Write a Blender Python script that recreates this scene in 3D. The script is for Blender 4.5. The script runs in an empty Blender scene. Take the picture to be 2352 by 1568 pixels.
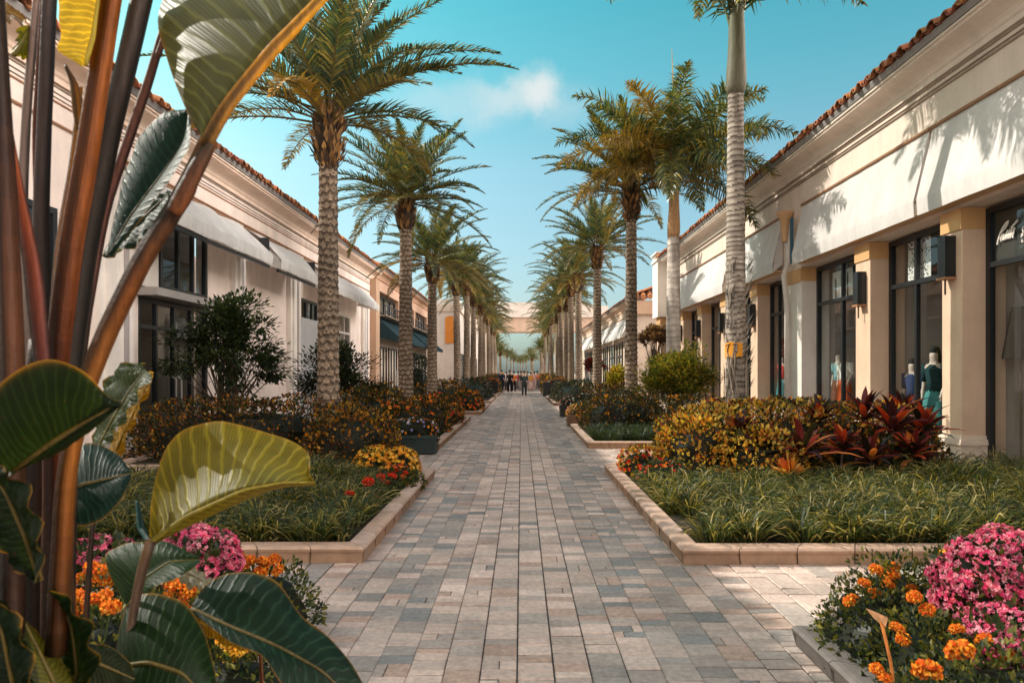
import bpy, math, random
import numpy as np
from mathutils import Vector, Matrix
R = np.random.RandomState(7)
random.seed(7)
scene = bpy.context.scene
C = scene.collection
rad = math.radians
CAM_H, F, CX, CY = 1.65, 1568.0, 1197.0, 855.0

def at(px, py, Y):
    return np.array([(px - CX) / F * Y, Y, CAM_H - (py - CY) / F * Y])
def on_x(px, py, X):
    Y = X * F / (px - CX)
    return np.array([X, Y, CAM_H - (py - CY) / F * Y])

# ------------------------------------------------------------------ materials
MATS = {}
def new_mat(name):
    m = bpy.data.materials.new(name); m.use_nodes = True
    nt = m.node_tree; nt.nodes.clear()
    return m, nt, nt.nodes, nt.links
def mat(name, base=None, rough=0.7, nscale=6.0, namt=0.15, bump=0.0, bscale=60.0, metal=0.0, spec=0.4, transl=0.0, tint=(1.5, 1.35, .5), streak=0.0, stain=0.0):
    """principled surface; base None = colour from the mesh's own colour layer"""
    m, nt, N, L = new_mat(name)
    out = N.new('ShaderNodeOutputMaterial'); p = N.new('ShaderNodeBsdfPrincipled')
    p.inputs['Roughness'].default_value = rough; p.inputs['Metallic'].default_value = metal
    p.inputs['Specular IOR Level'].default_value = spec
    tc = N.new('ShaderNodeTexCoord')
    if base is None:
        a = N.new('ShaderNodeAttribute'); a.attribute_name = 'Col'; col = a.outputs['Color']
    else:
        r = N.new('ShaderNodeRGB'); r.outputs[0].default_value = (*base, 1); col = r.outputs[0]
    geo = N.new('ShaderNodeNewGeometry')
    nz = N.new('ShaderNodeTexNoise'); nz.inputs['Scale'].default_value = nscale; nz.inputs['Detail'].default_value = 6
    nz.inputs['Roughness'].default_value = .65
    mp = N.new('ShaderNodeMapping'); L.new(geo.outputs['Position'], mp.inputs['Vector'])
    if streak: mp.inputs['Scale'].default_value = (1, 1, streak)
    L.new(mp.outputs['Vector'], nz.inputs['Vector'])
    mr = N.new('ShaderNodeMapRange'); mr.inputs['From Min'].default_value = .25; mr.inputs['From Max'].default_value = .75
    mr.inputs['To Min'].default_value = 1 - namt; mr.inputs['To Max'].default_value = 1 + namt
    L.new(nz.outputs['Fac'], mr.inputs['Value'])
    mx = N.new('ShaderNodeVectorMath'); mx.operation = 'SCALE'
    fac = mr.outputs[0]
    if stain:
        n3 = N.new('ShaderNodeTexNoise'); n3.inputs['Scale'].default_value = 1.3; n3.inputs['Detail'].default_value = 8; n3.inputs['Roughness'].default_value = .7
        L.new(geo.outputs['Position'], n3.inputs['Vector']); m3 = N.new('ShaderNodeMapRange'); m3.inputs['From Min'].default_value = .3; m3.inputs['From Max'].default_value = .7
        m3.inputs['To Min'].default_value = 1 - stain; m3.inputs['To Max'].default_value = 1 + stain; L.new(n3.outputs['Fac'], m3.inputs['Value'])
        mm = N.new('ShaderNodeMath'); mm.operation = 'MULTIPLY'; L.new(fac, mm.inputs[0]); L.new(m3.outputs[0], mm.inputs[1]); fac = mm.outputs[0]
    L.new(col, mx.inputs[0]); L.new(fac, mx.inputs['Scale'])
    L.new(mx.outputs['Vector'], p.inputs['Base Color'])
    if bump:
        b = N.new('ShaderNodeBump'); b.inputs['Strength'].default_value = bump; b.inputs['Distance'].default_value = .01
        n2 = N.new('ShaderNodeTexNoise'); n2.inputs['Scale'].default_value = bscale; n2.inputs['Detail'].default_value = 4
        L.new(geo.outputs['Position'], n2.inputs['Vector']); L.new(n2.outputs['Fac'], b.inputs['Height']); L.new(b.outputs[0], p.inputs['Normal'])
    sh = p.outputs[0]
    if transl:
        t = N.new('ShaderNodeBsdfTranslucent'); tm = N.new('ShaderNodeVectorMath'); tm.operation = 'MULTIPLY'
        tm.inputs[1].default_value = tint; L.new(mx.outputs['Vector'], tm.inputs[0]); L.new(tm.outputs['Vector'], t.inputs['Color'])
        ms = N.new('ShaderNodeMixShader'); ms.inputs[0].default_value = transl
        L.new(p.outputs[0], ms.inputs[1]); L.new(t.outputs[0], ms.inputs[2]); sh = ms.outputs[0]
    L.new(sh, out.inputs['Surface'])
    MATS[name] = m
    return m

M_leaf = mat('foliage', None, .45, 2.5, .35, transl=.45, spec=.4, tint=(1.6, 1.4, .5))
M_frond = mat('palm_frond', None, .36, 1.2, .35, transl=.26, spec=.55, tint=(1.25, 1.3, .5))
M_bark = mat('palm_bark', None, .9, 5, .3, bump=.6, bscale=40, streak=1)
M_petal = mat('petal', None, .6, 20, .12, transl=.35, tint=(1.2, 1.05, .9), spec=.2)
M_soil = mat('soil', (.045, .03, .02), .95, 12, .5, bump=1, bscale=50)
M_kerb = mat('kerb_stone', None, .8, 9, .25, bump=.35, bscale=120, spec=.3)
M_pave = mat('paver_stone', None, .75, 26, .3, bump=.45, bscale=170, spec=.3, stain=.28)
M_ground = mat('ground_surface', (.30, .26, .22), .9, .4, .2, bump=.3, bscale=20)
M_stucco = mat('stucco', None, .85, 3.0, .10, bump=.35, bscale=90, spec=.25, streak=.2, stain=.10)
M_trim = mat('painted_trim', None, .6, 3.0, .10, spec=.3, streak=.2, stain=.09)
M_tile = mat('roof_tile', None, .75, 5, .35, bump=.3, bscale=60)
M_canvas = mat('awning_canvas', None, .85, 4, .10, bump=.15, bscale=200, spec=.15, transl=.2, tint=(.9, .85, .8), streak=.25, stain=.10)
M_black = mat('black_metal', (.012, .015, .018), .35, 4, .2, spec=.5)
M_cloth = mat('cloth', None, .9, 14, .22, bump=.2, bscale=120, spec=.1)
M_skin = mat('skin', (.45, .27, .18), .55, 8, .08)
M_dummy = mat('mannequin_shell', (.62, .5, .42), .4, 8, .05)
M_hair = mat('hair', (.02, .014, .01), .6, 20, .3)
M_stalk = mat('stalk', None, .55, 70, .5, bump=.3, bscale=60, spec=.22, streak=.035, transl=.12, tint=(1.6, 1.0, .4))
M_int = mat('interior_plaster', None, .8, .8, .15)
M_box = mat('painted_box', None, .55, 6, .25, spec=.4)

# glass: sees through, reflects the sky
def glass_mat():
    m, nt, N, L = new_mat('shop_glass')
    out = N.new('ShaderNodeOutputMaterial'); t = N.new('ShaderNodeBsdfTransparent'); t.inputs[0].default_value = (.86, .9, .9, 1)
    g = N.new('ShaderNodeBsdfGlossy'); g.inputs['Roughness'].default_value = .02; g.inputs['Color'].default_value = (.9, .95, 1, 1)
    fr = N.new('ShaderNodeLayerWeight'); fr.inputs['Blend'].default_value = .5
    pw = N.new('ShaderNodeMath'); pw.operation = 'POWER'; pw.inputs[1].default_value = 4.5; L.new(fr.outputs['Facing'], pw.inputs[0])
    ml = N.new('ShaderNodeMath'); ml.operation = 'MULTIPLY_ADD'; ml.inputs[1].default_value = .75; ml.inputs[2].default_value = .04; L.new(pw.outputs[0], ml.inputs[0])
    ms = N.new('ShaderNodeMixShader'); L.new(ml.outputs[0], ms.inputs[0]); L.new(t.outputs[0], ms.inputs[1]); L.new(g.outputs[0], ms.inputs[2])
    L.new(ms.outputs[0], out.inputs['Surface'])
    return m
M_glass = glass_mat()

# broad ribbed leaf: veins run from the midrib to the margin (UV: u across, v along)
def broad_mat():
    m, nt, N, L = new_mat('broad_leaf')
    out = N.new('ShaderNodeOutputMaterial'); p = N.new('ShaderNodeBsdfPrincipled')
    p.inputs['Roughness'].default_value = .45; p.inputs['Specular IOR Level'].default_value = .2
    uv = N.new('ShaderNodeUVMap'); uv.uv_map = 'UVMap'
    sx = N.new('ShaderNodeSeparateXYZ'); L.new(uv.outputs[0], sx.inputs[0])
    def math_(op, a, b=None):
        n = N.new('ShaderNodeMath'); n.operation = op
        for i, q in enumerate((a, b)):
            if q is None: continue
            if isinstance(q, (int, float)): n.inputs[i].default_value = q
            else: L.new(q, n.inputs[i])
        return n.outputs[0]
    u = math_('ABSOLUTE', math_('SUBTRACT', sx.outputs[0], .5))
    ph = math_('SUBTRACT', sx.outputs[1], math_('MULTIPLY', u, .22))
    nz = N.new('ShaderNodeTexNoise'); nz.inputs['Scale'].default_value = 3.2; nz.inputs['Detail'].default_value = 3
    L.new(uv.outputs[0], nz.inputs['Vector'])
    ph2 = math_('ADD', ph, math_('MULTIPLY', nz.outputs['Fac'], .11))
    broad = math_('POWER', math_('ADD', math_('MULTIPLY', math_('SINE', math_('MULTIPLY', ph2, 118)), .5), .5), 6)
    fine = math_('ADD', math_('MULTIPLY', math_('SINE', math_('MULTIPLY', ph, 520)), .5), .5)
    n1 = N.new('ShaderNodeTexNoise'); n1.inputs['Scale'].default_value = 5; n1.inputs['Detail'].default_value = 5
    L.new(uv.outputs[0], n1.inputs['Vector'])
    a = N.new('ShaderNodeAttribute'); a.attribute_name = 'Col'
    s = math_('ADD', math_('ADD', math_('MULTIPLY', broad, .6), math_('MULTIPLY', fine, .2)), math_('MULTIPLY', n1.outputs['Fac'], .9))
    sc = math_('ADD', s, .15)
    v = N.new('ShaderNodeVectorMath'); v.operation = 'SCALE'; L.new(a.outputs['Color'], v.inputs[0]); L.new(sc, v.inputs['Scale'])
    # margin and midrib turn yellow
    edge = math_('POWER', math_('MULTIPLY', u, 2), 48)
    mid = math_('SUBTRACT', 1, math_('MINIMUM', math_('MULTIPLY', u, 42), 1))
    em = math_('MAXIMUM', math_('MULTIPLY', edge, .55), math_('MULTIPLY', mid, .25))
    mx = N.new('ShaderNodeMix'); mx.data_type = 'RGBA'; mx.inputs['B'].default_value = (.42, .22, .03, 1)
    L.new(em, mx.inputs['Factor']); L.new(v.outputs['Vector'], mx.inputs['A'])
    # brown flecks and sun-scorched blotches
    n5 = N.new('ShaderNodeTexNoise'); n5.inputs['Scale'].default_value = 11; n5.inputs['Detail'].default_value = 7; n5.inputs['Roughness'].default_value = .72; L.new(uv.outputs[0], n5.inputs['Vector'])
    m5 = N.new('ShaderNodeMapRange'); m5.inputs['From Min'].default_value = .63; m5.inputs['From Max'].default_value = .70; m5.inputs['To Max'].default_value = .75; L.new(n5.outputs['Fac'], m5.inputs['Value'])
    mx0 = mx; mx = N.new('ShaderNodeMix'); mx.data_type = 'RGBA'; mx.inputs['B'].default_value = (.11, .055, .02, 1); L.new(m5.outputs[0], mx.inputs['Factor']); L.new(mx0.outputs['Result'], mx.inputs['A'])
    L.new(mx.outputs['Result'], p.inputs['Base Color'])
    b = N.new('ShaderNodeBump'); b.inputs['Strength'].default_value = .35; b.inputs['Distance'].default_value = .003
    L.new(math_('ADD', math_('MULTIPLY', fine, .3), math_('MULTIPLY', broad, 1.5)), b.inputs['Height']); L.new(b.outputs[0], p.inputs['Normal'])
    t = N.new('ShaderNodeBsdfTranslucent'); tm = N.new('ShaderNodeVectorMath'); tm.operation = 'MULTIPLY'
    tm.inputs[1].default_value = (2.9, 1.9, .3); L.new(mx.outputs['Result'], tm.inputs[0]); L.new(tm.outputs['Vector'], t.inputs['Color'])
    ms = N.new('ShaderNodeMixShader'); ms.inputs[0].default_value = .42
    L.new(p.outputs[0], ms.inputs[1]); L.new(t.outputs[0], ms.inputs[2]); L.new(ms.outputs[0], out.inputs['Surface'])
    return m
M_broad = broad_mat()

# ------------------------------------------------------------------ mesh builder
class MB:
    def __init__(s): s.V = []; s.F = []; s.n = 0
    def add(s, verts, faces, col):
        verts = np.asarray(verts, float).reshape(-1, 3); faces = np.asarray(faces, int)
        col = np.asarray(col, float)
        if col.ndim == 1: col = np.tile(col, (len(faces), 1))
        s.V.append(verts); s.F.append((faces + s.n, col)); s.n += len(verts)
    def box(s, x0, x1, y0, y1, z0, z1, col=(.5, .5, .5)):
        x0, x1 = sorted((x0, x1)); y0, y1 = sorted((y0, y1)); z0, z1 = sorted((z0, z1))
        v = [(x, y, z) for z in (z0, z1) for y in (y0, y1) for x in (x0, x1)]
        s.add(v, [(0, 2, 3, 1), (4, 5, 7, 6), (0, 1, 5, 4), (2, 6, 7, 3), (0, 4, 6, 2), (1, 3, 7, 5)], col)
    def quad(s, a, b, c, d, col): s.add([a, b, c, d], [(0, 1, 2, 3)], col)
    def tube(s, pts, r, n=10, col=(.5, .5, .5), cap=True, flat=1.0):
        pts = np.asarray(pts, float); k = len(pts); r = np.broadcast_to(np.asarray(r, float), (k,))
        col = np.asarray(col, float)
        T = np.gradient(pts, axis=0); T /= np.linalg.norm(T, axis=1)[:, None] + 1e-9
        up = np.array([0, 0, 1.]) if abs(T[0][2]) < .9 else np.array([0, 1., 0])
        V = []
        a = np.linspace(0, 2 * np.pi, n, endpoint=False)
        for i in range(k):
            x = np.cross(up, T[i]); x /= np.linalg.norm(x) + 1e-9; y = np.cross(T[i], x); up = y
            V.append(pts[i] + r[i] * (np.cos(a)[:, None] * x + flat * np.sin(a)[:, None] * y))
        V = np.concatenate(V); I = np.arange(n); J = (I + 1) % n
        f = np.concatenate([np.stack([i * n + I, i * n + J, (i + 1) * n + J, (i + 1) * n + I], 1) for i in range(k - 1)])
        c = np.tile(col, (len(f), 1)) if col.ndim == 1 else np.repeat(col[:k - 1], n, axis=0)
        s.add(V, f, c)
        if cap:
            cc = col if col.ndim == 1 else col[0]
            o = s.n - len(V); ce = col if col.ndim == 1 else col[-1]
            s.F.append((np.array([tuple(range(n))[::-1]]) + o, np.array([cc]))); s.F.append((np.array([tuple(range(n))]) + s.n - n, np.array([ce])))
    def lathe(s, prof, c=(0, 0, 0), n=14, col=(.5, .5, .5), sx=1, sy=1):
        a = np.linspace(0, 2 * np.pi, n, endpoint=False); V = []
        for r, z in prof: V.append(np.stack([c[0] + sx * r * np.cos(a), c[1] + sy * r * np.sin(a), np.full(n, c[2] + z)], 1))
        V = np.concatenate(V); I = np.arange(n); J = (I + 1) % n; k = len(prof)
        f = np.concatenate([np.stack([i * n + I, i * n + J, (i + 1) * n + J, (i + 1) * n + I], 1) for i in range(k - 1)])
        s.add(V, f, col)
    def extrude_y(s, prof, y0, y1, sgn, col, caps=True):
        p = np.asarray(prof, float); k = len(p)
        a = np.stack([sgn * p[:, 0], np.full(k, y0), p[:, 1]], 1); b = a.copy(); b[:, 1] = y1
        f = [(i, i + 1, k + i + 1, k + i) for i in range(k - 1)]
        s.add(np.concatenate([a, b]), f, col)
        if caps: s.add(a, [tuple(range(k))], col); s.add(b, [tuple(range(k))], col)
    def leaves(s, P, D, Nn, Ln, W, col, fold=.35):
        """many small pointed leaves, each two triangles folded on the midrib"""
        P, D, Nn = (np.asarray(q, float) for q in (P, D, Nn)); n = len(P)
        Ln = np.broadcast_to(Ln, (n,))[:, None]; W = np.broadcast_to(W, (n,))[:, None]
        D = D / (np.linalg.norm(D, axis=1)[:, None] + 1e-9)
        S = np.cross(D, Nn); S /= np.linalg.norm(S, axis=1)[:, None] + 1e-9
        U = np.cross(S, D)
        m = P + D * Ln * .45 + U * W * fold
        V = np.stack([P, m + S * W, P + D * Ln, m - S * W], 1).reshape(-1, 3)
        b = np.arange(n)[:, None] * 4
        f = np.concatenate([b + np.array([[0, 1, 2]]), b + np.array([[0, 2, 3]])]).reshape(-1, 3)
        col = np.asarray(col, float)
        if col.ndim == 1: col = np.tile(col, (n, 1))
        s.add(V, f, np.concatenate([col, col]))
    def build(s, name, material, parent=None, smooth=False, world=True):
        V = np.concatenate(s.V) if s.V else np.zeros((0, 3))
        if parent is not None and world: V = V - np.array(root_loc(parent))
        me = bpy.data.meshes.new(name); me.vertices.add(len(V)); me.vertices.foreach_set('co', V.ravel())
        lv = np.concatenate([f.ravel() for f, c in s.F]); lt = np.concatenate([np.full(len(f), f.shape[1]) for f, c in s.F])
        cl = np.concatenate([np.repeat(c, f.shape[1], axis=0) for f, c in s.F])
        me.loops.add(len(lv)); me.loops.foreach_set('vertex_index', lv.astype(np.int32))
        me.polygons.add(len(lt)); me.polygons.foreach_set('loop_start', (np.cumsum(lt) - lt).astype(np.int32))
        at_ = me.color_attributes.new('Col', 'FLOAT_COLOR', 'CORNER')
        at_.data.foreach_set('color', np.concatenate([cl, np.ones((len(cl), 1))], 1).astype(np.float32).ravel())
        me.polygons.foreach_set('use_smooth', np.full(len(lt), smooth))
        me.materials.append(material); me.update(calc_edges=True); me.validate()
        return link(name, me, parent)
def root_loc(o):
    loc = np.array(o.location)
    while o.parent: o = o.parent; loc = loc + np.array(o.location)
    return loc
def link(name, data, parent=None):
    o = bpy.data.objects.new(name, data); C.objects.link(o)
    if parent is not None: o.parent = parent
    return o
def tag(o, label, cat, group=None, kind=None):
    o['label'] = label; o['category'] = cat
    if group: o['group'] = group
    if kind: o['kind'] = kind
    return o
def thing(name, loc, label, cat, group=None):
    o = bpy.data.objects.new(name, None); C.objects.link(o); o.location = loc; o.empty_display_size = .2
    return tag(o, label, cat, group)
def structure(o): o['kind'] = 'structure'; return o
def copy_tree(o, parent=None):
    c = o.copy(); C.objects.link(c)
    if parent is not None: c.parent = parent
    for ch in list(o.children): copy_tree(ch, c)
    return c
def lerp(a, b, t): return np.asarray(a) * (1 - t) + np.asarray(b) * t
def pick(pal, n, jit=.2, w=None):
    pal = np.asarray(pal, float); i = R.choice(len(pal), n, p=w)
    return pal[i] * (1 + R.uniform(-jit, jit, (n, 1)))
def unit(n):
    v = R.normal(size=(n, 3)); return v / np.linalg.norm(v, axis=1)[:, None]
def wob(P, s=1.0, seed=0.0):
    x, y, z = (P[:, i] * s + seed for i in range(3))
    return (np.sin(x * 2.1 + y * 1.3) + np.sin(y * 2.7 - z * 1.9 + 1) + np.sin(z * 3.1 + x * 1.7 + 2) + .6 * np.sin(x * 5.3 + z * 4.1) + .6 * np.sin(y * 6.1 - x * 3.3)) / 4.2
# ------------------------------------------------------------------ plants
def blob(mb, c, s, n, ln, pal, w=None, core=(.02, .022, .012), amp=.16, power=4, upbias=.35, wr=.32, dense_top=True, fill=.35, freq=2.2):
    """clipped shrub or hedge: leaves through the outer shell of a rounded box, dark solid core against seeing through"""
    c = np.array(c, float); s = np.array(s, float)
    d = unit(int(n * 1.6)); d = d[d[:, 2] > -.55][:n]; n = len(d)
    k = (np.abs(d) ** power).sum(1) ** (-1 / power)
    q = d * k[:, None]
    seed = R.uniform(0, 50)
    rr = 1 + amp * wob(q * s, freq, seed) - fill * R.uniform(0, 1, n) ** 3
    P = c + q * s * rr[:, None]
    ok = P[:, 2] > .03
    P, d, q = P[ok], d[ok], q[ok]; n = len(P)
    ax = d / s; ax /= np.linalg.norm(ax, axis=1)[:, None]
    D = ax + unit(n) * .9 + np.array([0, 0, upbias])
    N_ = ax + unit(n) * .6 + np.array([0, 0, .4])
    L = ln * R.uniform(.6, 1.25, n)
    col = pick(pal, n, .3, w)
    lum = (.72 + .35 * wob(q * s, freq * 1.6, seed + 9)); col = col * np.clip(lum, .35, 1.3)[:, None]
    mb.leaves(P, D, N_, L, L * wr, col)
    # dark solid core, blocks the view through the leaves
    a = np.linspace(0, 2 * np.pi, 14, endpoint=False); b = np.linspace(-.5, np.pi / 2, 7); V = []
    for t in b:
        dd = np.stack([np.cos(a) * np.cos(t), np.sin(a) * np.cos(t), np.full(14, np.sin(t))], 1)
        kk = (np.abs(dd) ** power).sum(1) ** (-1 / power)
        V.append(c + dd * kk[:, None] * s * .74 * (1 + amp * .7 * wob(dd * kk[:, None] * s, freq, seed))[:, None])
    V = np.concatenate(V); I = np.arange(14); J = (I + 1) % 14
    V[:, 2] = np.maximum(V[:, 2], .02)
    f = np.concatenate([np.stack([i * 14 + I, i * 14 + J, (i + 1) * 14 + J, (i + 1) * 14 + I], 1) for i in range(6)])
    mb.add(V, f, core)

def frond(mb, base, az, el, length, droop, nl, ll, pal, plumose=False, wid=.017, gold=0., start=.16, rcol=(.16, .12, .03), dead=False, side_curve=0.):
    t = np.linspace(0, 1, 14); e = el - droop * t ** 1.5
    A = az + side_curve * t
    step = length / 13
    dirs = np.stack([np.cos(e) * np.cos(A), np.cos(e) * np.sin(A), np.sin(e)], 1)
    P = np.array(base) + np.concatenate([[np.zeros(3)], np.cumsum((dirs[:-1] + dirs[1:]) / 2 * step, axis=0)])
    mb.tube(P, lerp(.024, .005, t), 4, rcol, cap=False)
    tt = np.linspace(start, .985, nl); tt = np.concatenate([tt, tt + R.uniform(-.004, .004, nl)]); sg = np.repeat([1., -1.], nl)
    x = tt * 13; i = np.clip(x.astype(int), 0, 12); fr = (x - i)[:, None]
    B = P[i] * (1 - fr) + P[i + 1] * fr; T = dirs[i] * (1 - fr) + dirs[i + 1] * fr
    side = np.stack([-np.sin(A[i]), np.cos(A[i]), 0 * tt], 1) * sg[:, None]
    up = np.cross(T, side) * sg[:, None]; up /= np.linalg.norm(up, axis=1)[:, None]
    m = 2 * nl
    prof = np.clip(np.sin(np.pi * (.12 + .86 * tt) ** .8), .12, 1) ** .7
    L = ll * prof * R.uniform(.8, 1.12, m)
    v = R.uniform(-.9, 1.3, m) if plumose else R.uniform(.15, .55, m)
    fw = lerp(.35, 1.15, tt)[:, None] if not plumose else .35 + .5 * tt[:, None]
    D = T * fw + side * (.75 if not plumose else .8) + up * v[:, None] + R.normal(0, .07, (m, 3))
    D /= np.linalg.norm(D, axis=1)[:, None]
    mid = B + D * (L * .5)[:, None]
    D2 = D + np.array([0, 0, -1]) * (R.uniform(.15, .5, m) if not plumose else R.uniform(.3, 1.0, m))[:, None]
    D2 /= np.linalg.norm(D2, axis=1)[:, None]
    tip = mid + D2 * (L * .5)[:, None]
    wv = np.cross(D, up); wv /= np.linalg.norm(wv, axis=1)[:, None] + 1e-9
    wv = wv * .8 + up * R.uniform(-.6, .6, m)[:, None]
    W = (wid * R.uniform(.7, 1.2, m))[:, None]
    V = np.stack([B - wv * W * .7, B + wv * W * .7, mid + wv * W, mid - wv * W, tip], 1).reshape(-1, 3)
    b = np.arange(m)[:, None] * 5
    col = pick(pal, m, .3)
    g = np.clip(gold + R.normal(0, .12, m), 0, 1)[:, None]
    col = col * (1 - g) + np.array([.48, .24, .03]) * g
    mb.add(V, b + np.array([[0, 1, 2, 3]]), col)
    mb.add(V, b + np.array([[3, 2, 4]]), col)

DATE_PAL = [(.10, .13, .05), (.16, .165, .055), (.06, .095, .055), (.32, .25, .075), (.025, .06, .046), (.035, .08, .058), (.07, .11, .065)]  # gold entries stand in for sunlit leaflets, here and in the royal palette
ROYAL_PAL = [(.075, .12, .04), (.15, .165, .04), (.04, .085, .04), (.30, .24, .05), (.025, .06, .04), (.04, .08, .05)]
def date_crown(seed, n=46, length=2.9, custom=(), lowgold=.3, nl=80, ll=.46, wid=.0175, up_skew=0., maxlow=-.35):
    R.seed(seed)
    mb = MB()
    for i in range(n):
        u = (i + .5) / n
        el = lerp(1.45, maxlow, u ** .85) + R.uniform(-.12, .12); az = i * 2.39996 + R.uniform(-.25, .25)
        ln = length * R.uniform(.82, 1.08) * (1 if u > .15 else .8)
        dr = lerp(.75, 1.0, u) * R.uniform(.65, 1.25)
        gold = (lowgold * R.uniform(.4, 2.6) if u > .82 else (.12 if R.rand() < .25 else 0))
        frond(mb, (math.cos(az) * .12, math.sin(az) * .12, .1 - .35 * u), az, el, ln, dr, nl, ll, DATE_PAL, gold=gold, wid=wid, side_curve=R.uniform(-.3, .3))
    for az, el, ln, dr, g in custom:
        frond(mb, (math.cos(az) * .12, math.sin(az) * .12, 0), az, el, ln, dr, nl + 20, ll, DATE_PAL, gold=g, wid=wid)
    return mb
def date_trunk(h, r0, r1):
    mb = MB(); n = 32; rows = int(h / .03)
    z = np.linspace(0, h, rows); a = np.arange(n); tht = 2 * np.pi * a / n
    row = np.floor(z / .15)[:, None]; jit = np.random.RandomState(3).uniform(-.5, .5, (400, 8))
    lobe = ((a[None, :] // 4 + row * 0).astype(int)) % 8; ji = jit[row.astype(int) % 400, lobe]
    ph = (z[:, None] / .15 + .32 * np.abs(np.sin(4 * tht[None, :] + (row % 2) * np.pi / 2)) + .22 * ji + .10 * R.normal(size=(rows, n)) * .6 + .2 * np.sin(z[:, None] * 2.1 + tht[None, :])) % 1.0
    base = lerp(r0, r1, np.clip(z / h, 0, 1)) * (1 + .18 * np.exp(-z / .25))
    rr = base[:, None] * (1 + .13 * (1 - ph) ** 1.2 - .05 + .02 * R.normal(size=ph.shape))
    th = 2 * np.pi * a / n
    V = np.stack([rr * np.cos(th), rr * np.sin(th), np.repeat(z[:, None], n, 1)], 2).reshape(-1, 3)
    J = (a + 1) % n
    f = np.concatenate([np.stack([i * n + a, i * n + J, (i + 1) * n + J, (i + 1) * n + a], 1) for i in range(rows - 1)])
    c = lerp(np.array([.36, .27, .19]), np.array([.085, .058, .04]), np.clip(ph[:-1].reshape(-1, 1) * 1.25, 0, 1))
    c = c * R.uniform(.75, 1.2, (len(c), 1)) * (1 + .25 * np.sin(z[:-1] * 1.3)).repeat(n)[:, None]
    mb.add(V, f, c)
    return mb
def boot_ball(h, r):
    """cut frond bases under the crown"""
    mb = MB(); n = 190
    z = R.uniform(-.75, .3, n); az = R.uniform(0, 6.283, n)
    rr = r * (1.05 + .75 * np.sin(np.clip((z + .75) / 1.05, 0, 1) * np.pi) ** .8 * .8)
    P = np.stack([rr * np.cos(az) * .8, rr * np.sin(az) * .8, h + z], 1)
    O = np.stack([np.cos(az), np.sin(az), 0 * az], 1)
    D = O * .55 + np.array([0, 0, 1.0]) + R.normal(0, .12, (n, 3))
    mb.leaves(P, D, O, R.uniform(.2, .36, n), R.uniform(.035, .06, n), pick([(.3, .15, .05), (.13, .07, .035), (.06, .04, .025), (.4, .22, .08)], n, .3))
    mb.lathe([(r * .9, h - .85), (r * 1.25, h - .5), (r * 1.45, h - .1), (r * 1.1, h + .25), (.05, h + .4)], n=12, col=(.06, .04, .025))
    return mb
def royal_trunk(h, r0, r1, bulge=.12, light=(.5, .45, .39), dark=(.2, .165, .13), rough=1.0, pitch=.11):
    mb = MB(); n = 22; rows = int(h / .028); z = np.linspace(0, h, rows); a = np.arange(n); th = 2 * np.pi * a / n
    base = lerp(r0, r1, z / h) * (1 + bulge * np.sin(np.pi * np.clip(z / h, 0, 1)) + .35 * np.exp(-z / .3))
    rs_ = np.random.RandomState(int(h * 100)); edges = np.concatenate([[0], np.cumsum(pitch * rs_.uniform(.65, 1.3, 400))])
    zz = z[:, None] + .02 * rough * np.sin(th + rs_.uniform(0, 6)) + .012 * np.sin(3 * th + z[:, None] * 3)
    ri = np.clip(np.searchsorted(edges, np.clip(zz, 0, None).ravel()).reshape(zz.shape), 1, 399); ph = (zz - edges[ri - 1]) / (edges[ri] - edges[ri - 1]); tone = rs_.uniform(.7, 1.12, 401)[ri] * (1 + .18 * np.sin(th * 2 + z[:, None] * 1.3) + .12 * np.sin(th * 5 + z[:, None] * 4))
    rr = base[:, None] * (1 + .035 * rough * (1 - ph) + .006 * R.normal(size=ph.shape))
    V = np.stack([rr * np.cos(th), rr * np.sin(th), np.repeat(z[:, None], n, 1)], 2).reshape(-1, 3); J = (a + 1) % n
    f = np.concatenate([np.stack([i * n + a, i * n + J, (i + 1) * n + J, (i + 1) * n + a], 1) for i in range(rows - 1)])
    k = np.clip((ph[:-1].reshape(-1, 1) - .45) * 2.2, 0, 1) * min(1, .45 + .55 * rough)
    c = lerp(np.array(light), np.array(dark), k) * R.uniform(.86, 1.1, (len(k), 1)) * tone[:-1].reshape(-1, 1)
    mb.add(V, f, c); return mb
def royal_crown(seed, n=22, length=2.7, nl=90, ll=.5, lo=.15, hi=1.35, spear=True, droop=1.25, gold=.1, radial=.14, custom=()):
    R.seed(seed); mb = MB()
    for i in range(n):
        u = (i + .5) / n; az = i * 2.39996 + R.uniform(-.2, .2)
        frond(mb, (math.cos(az) * radial, math.sin(az) * radial, -.1 * u), az, lerp(hi, lo, u) + R.uniform(-.1, .1), length * R.uniform(.85, 1.08), droop * R.uniform(.8, 1.2), nl, ll, ROYAL_PAL, plumose=True, wid=.024, gold=(.5 if R.rand() < .14 else gold), start=.13, rcol=(.22, .24, .08))
    for az, el, ln, dr, g, *zo in custom:
        frond(mb, (math.cos(az) * radial, math.sin(az) * radial, zo[0] if zo else 0), az, el, ln, dr, nl, ll, ROYAL_PAL, plumose=True, wid=.024, gold=g, start=.13, rcol=(.22, .24, .08))
    if spear: mb.tube([(0, 0, 0), (.02, 0, 1.2), (.0, .02, 2.3), (-.04, .03, 3.4)], [.05, .045, .03, .008], 6, (.34, .27, .17))
    return mb

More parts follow.
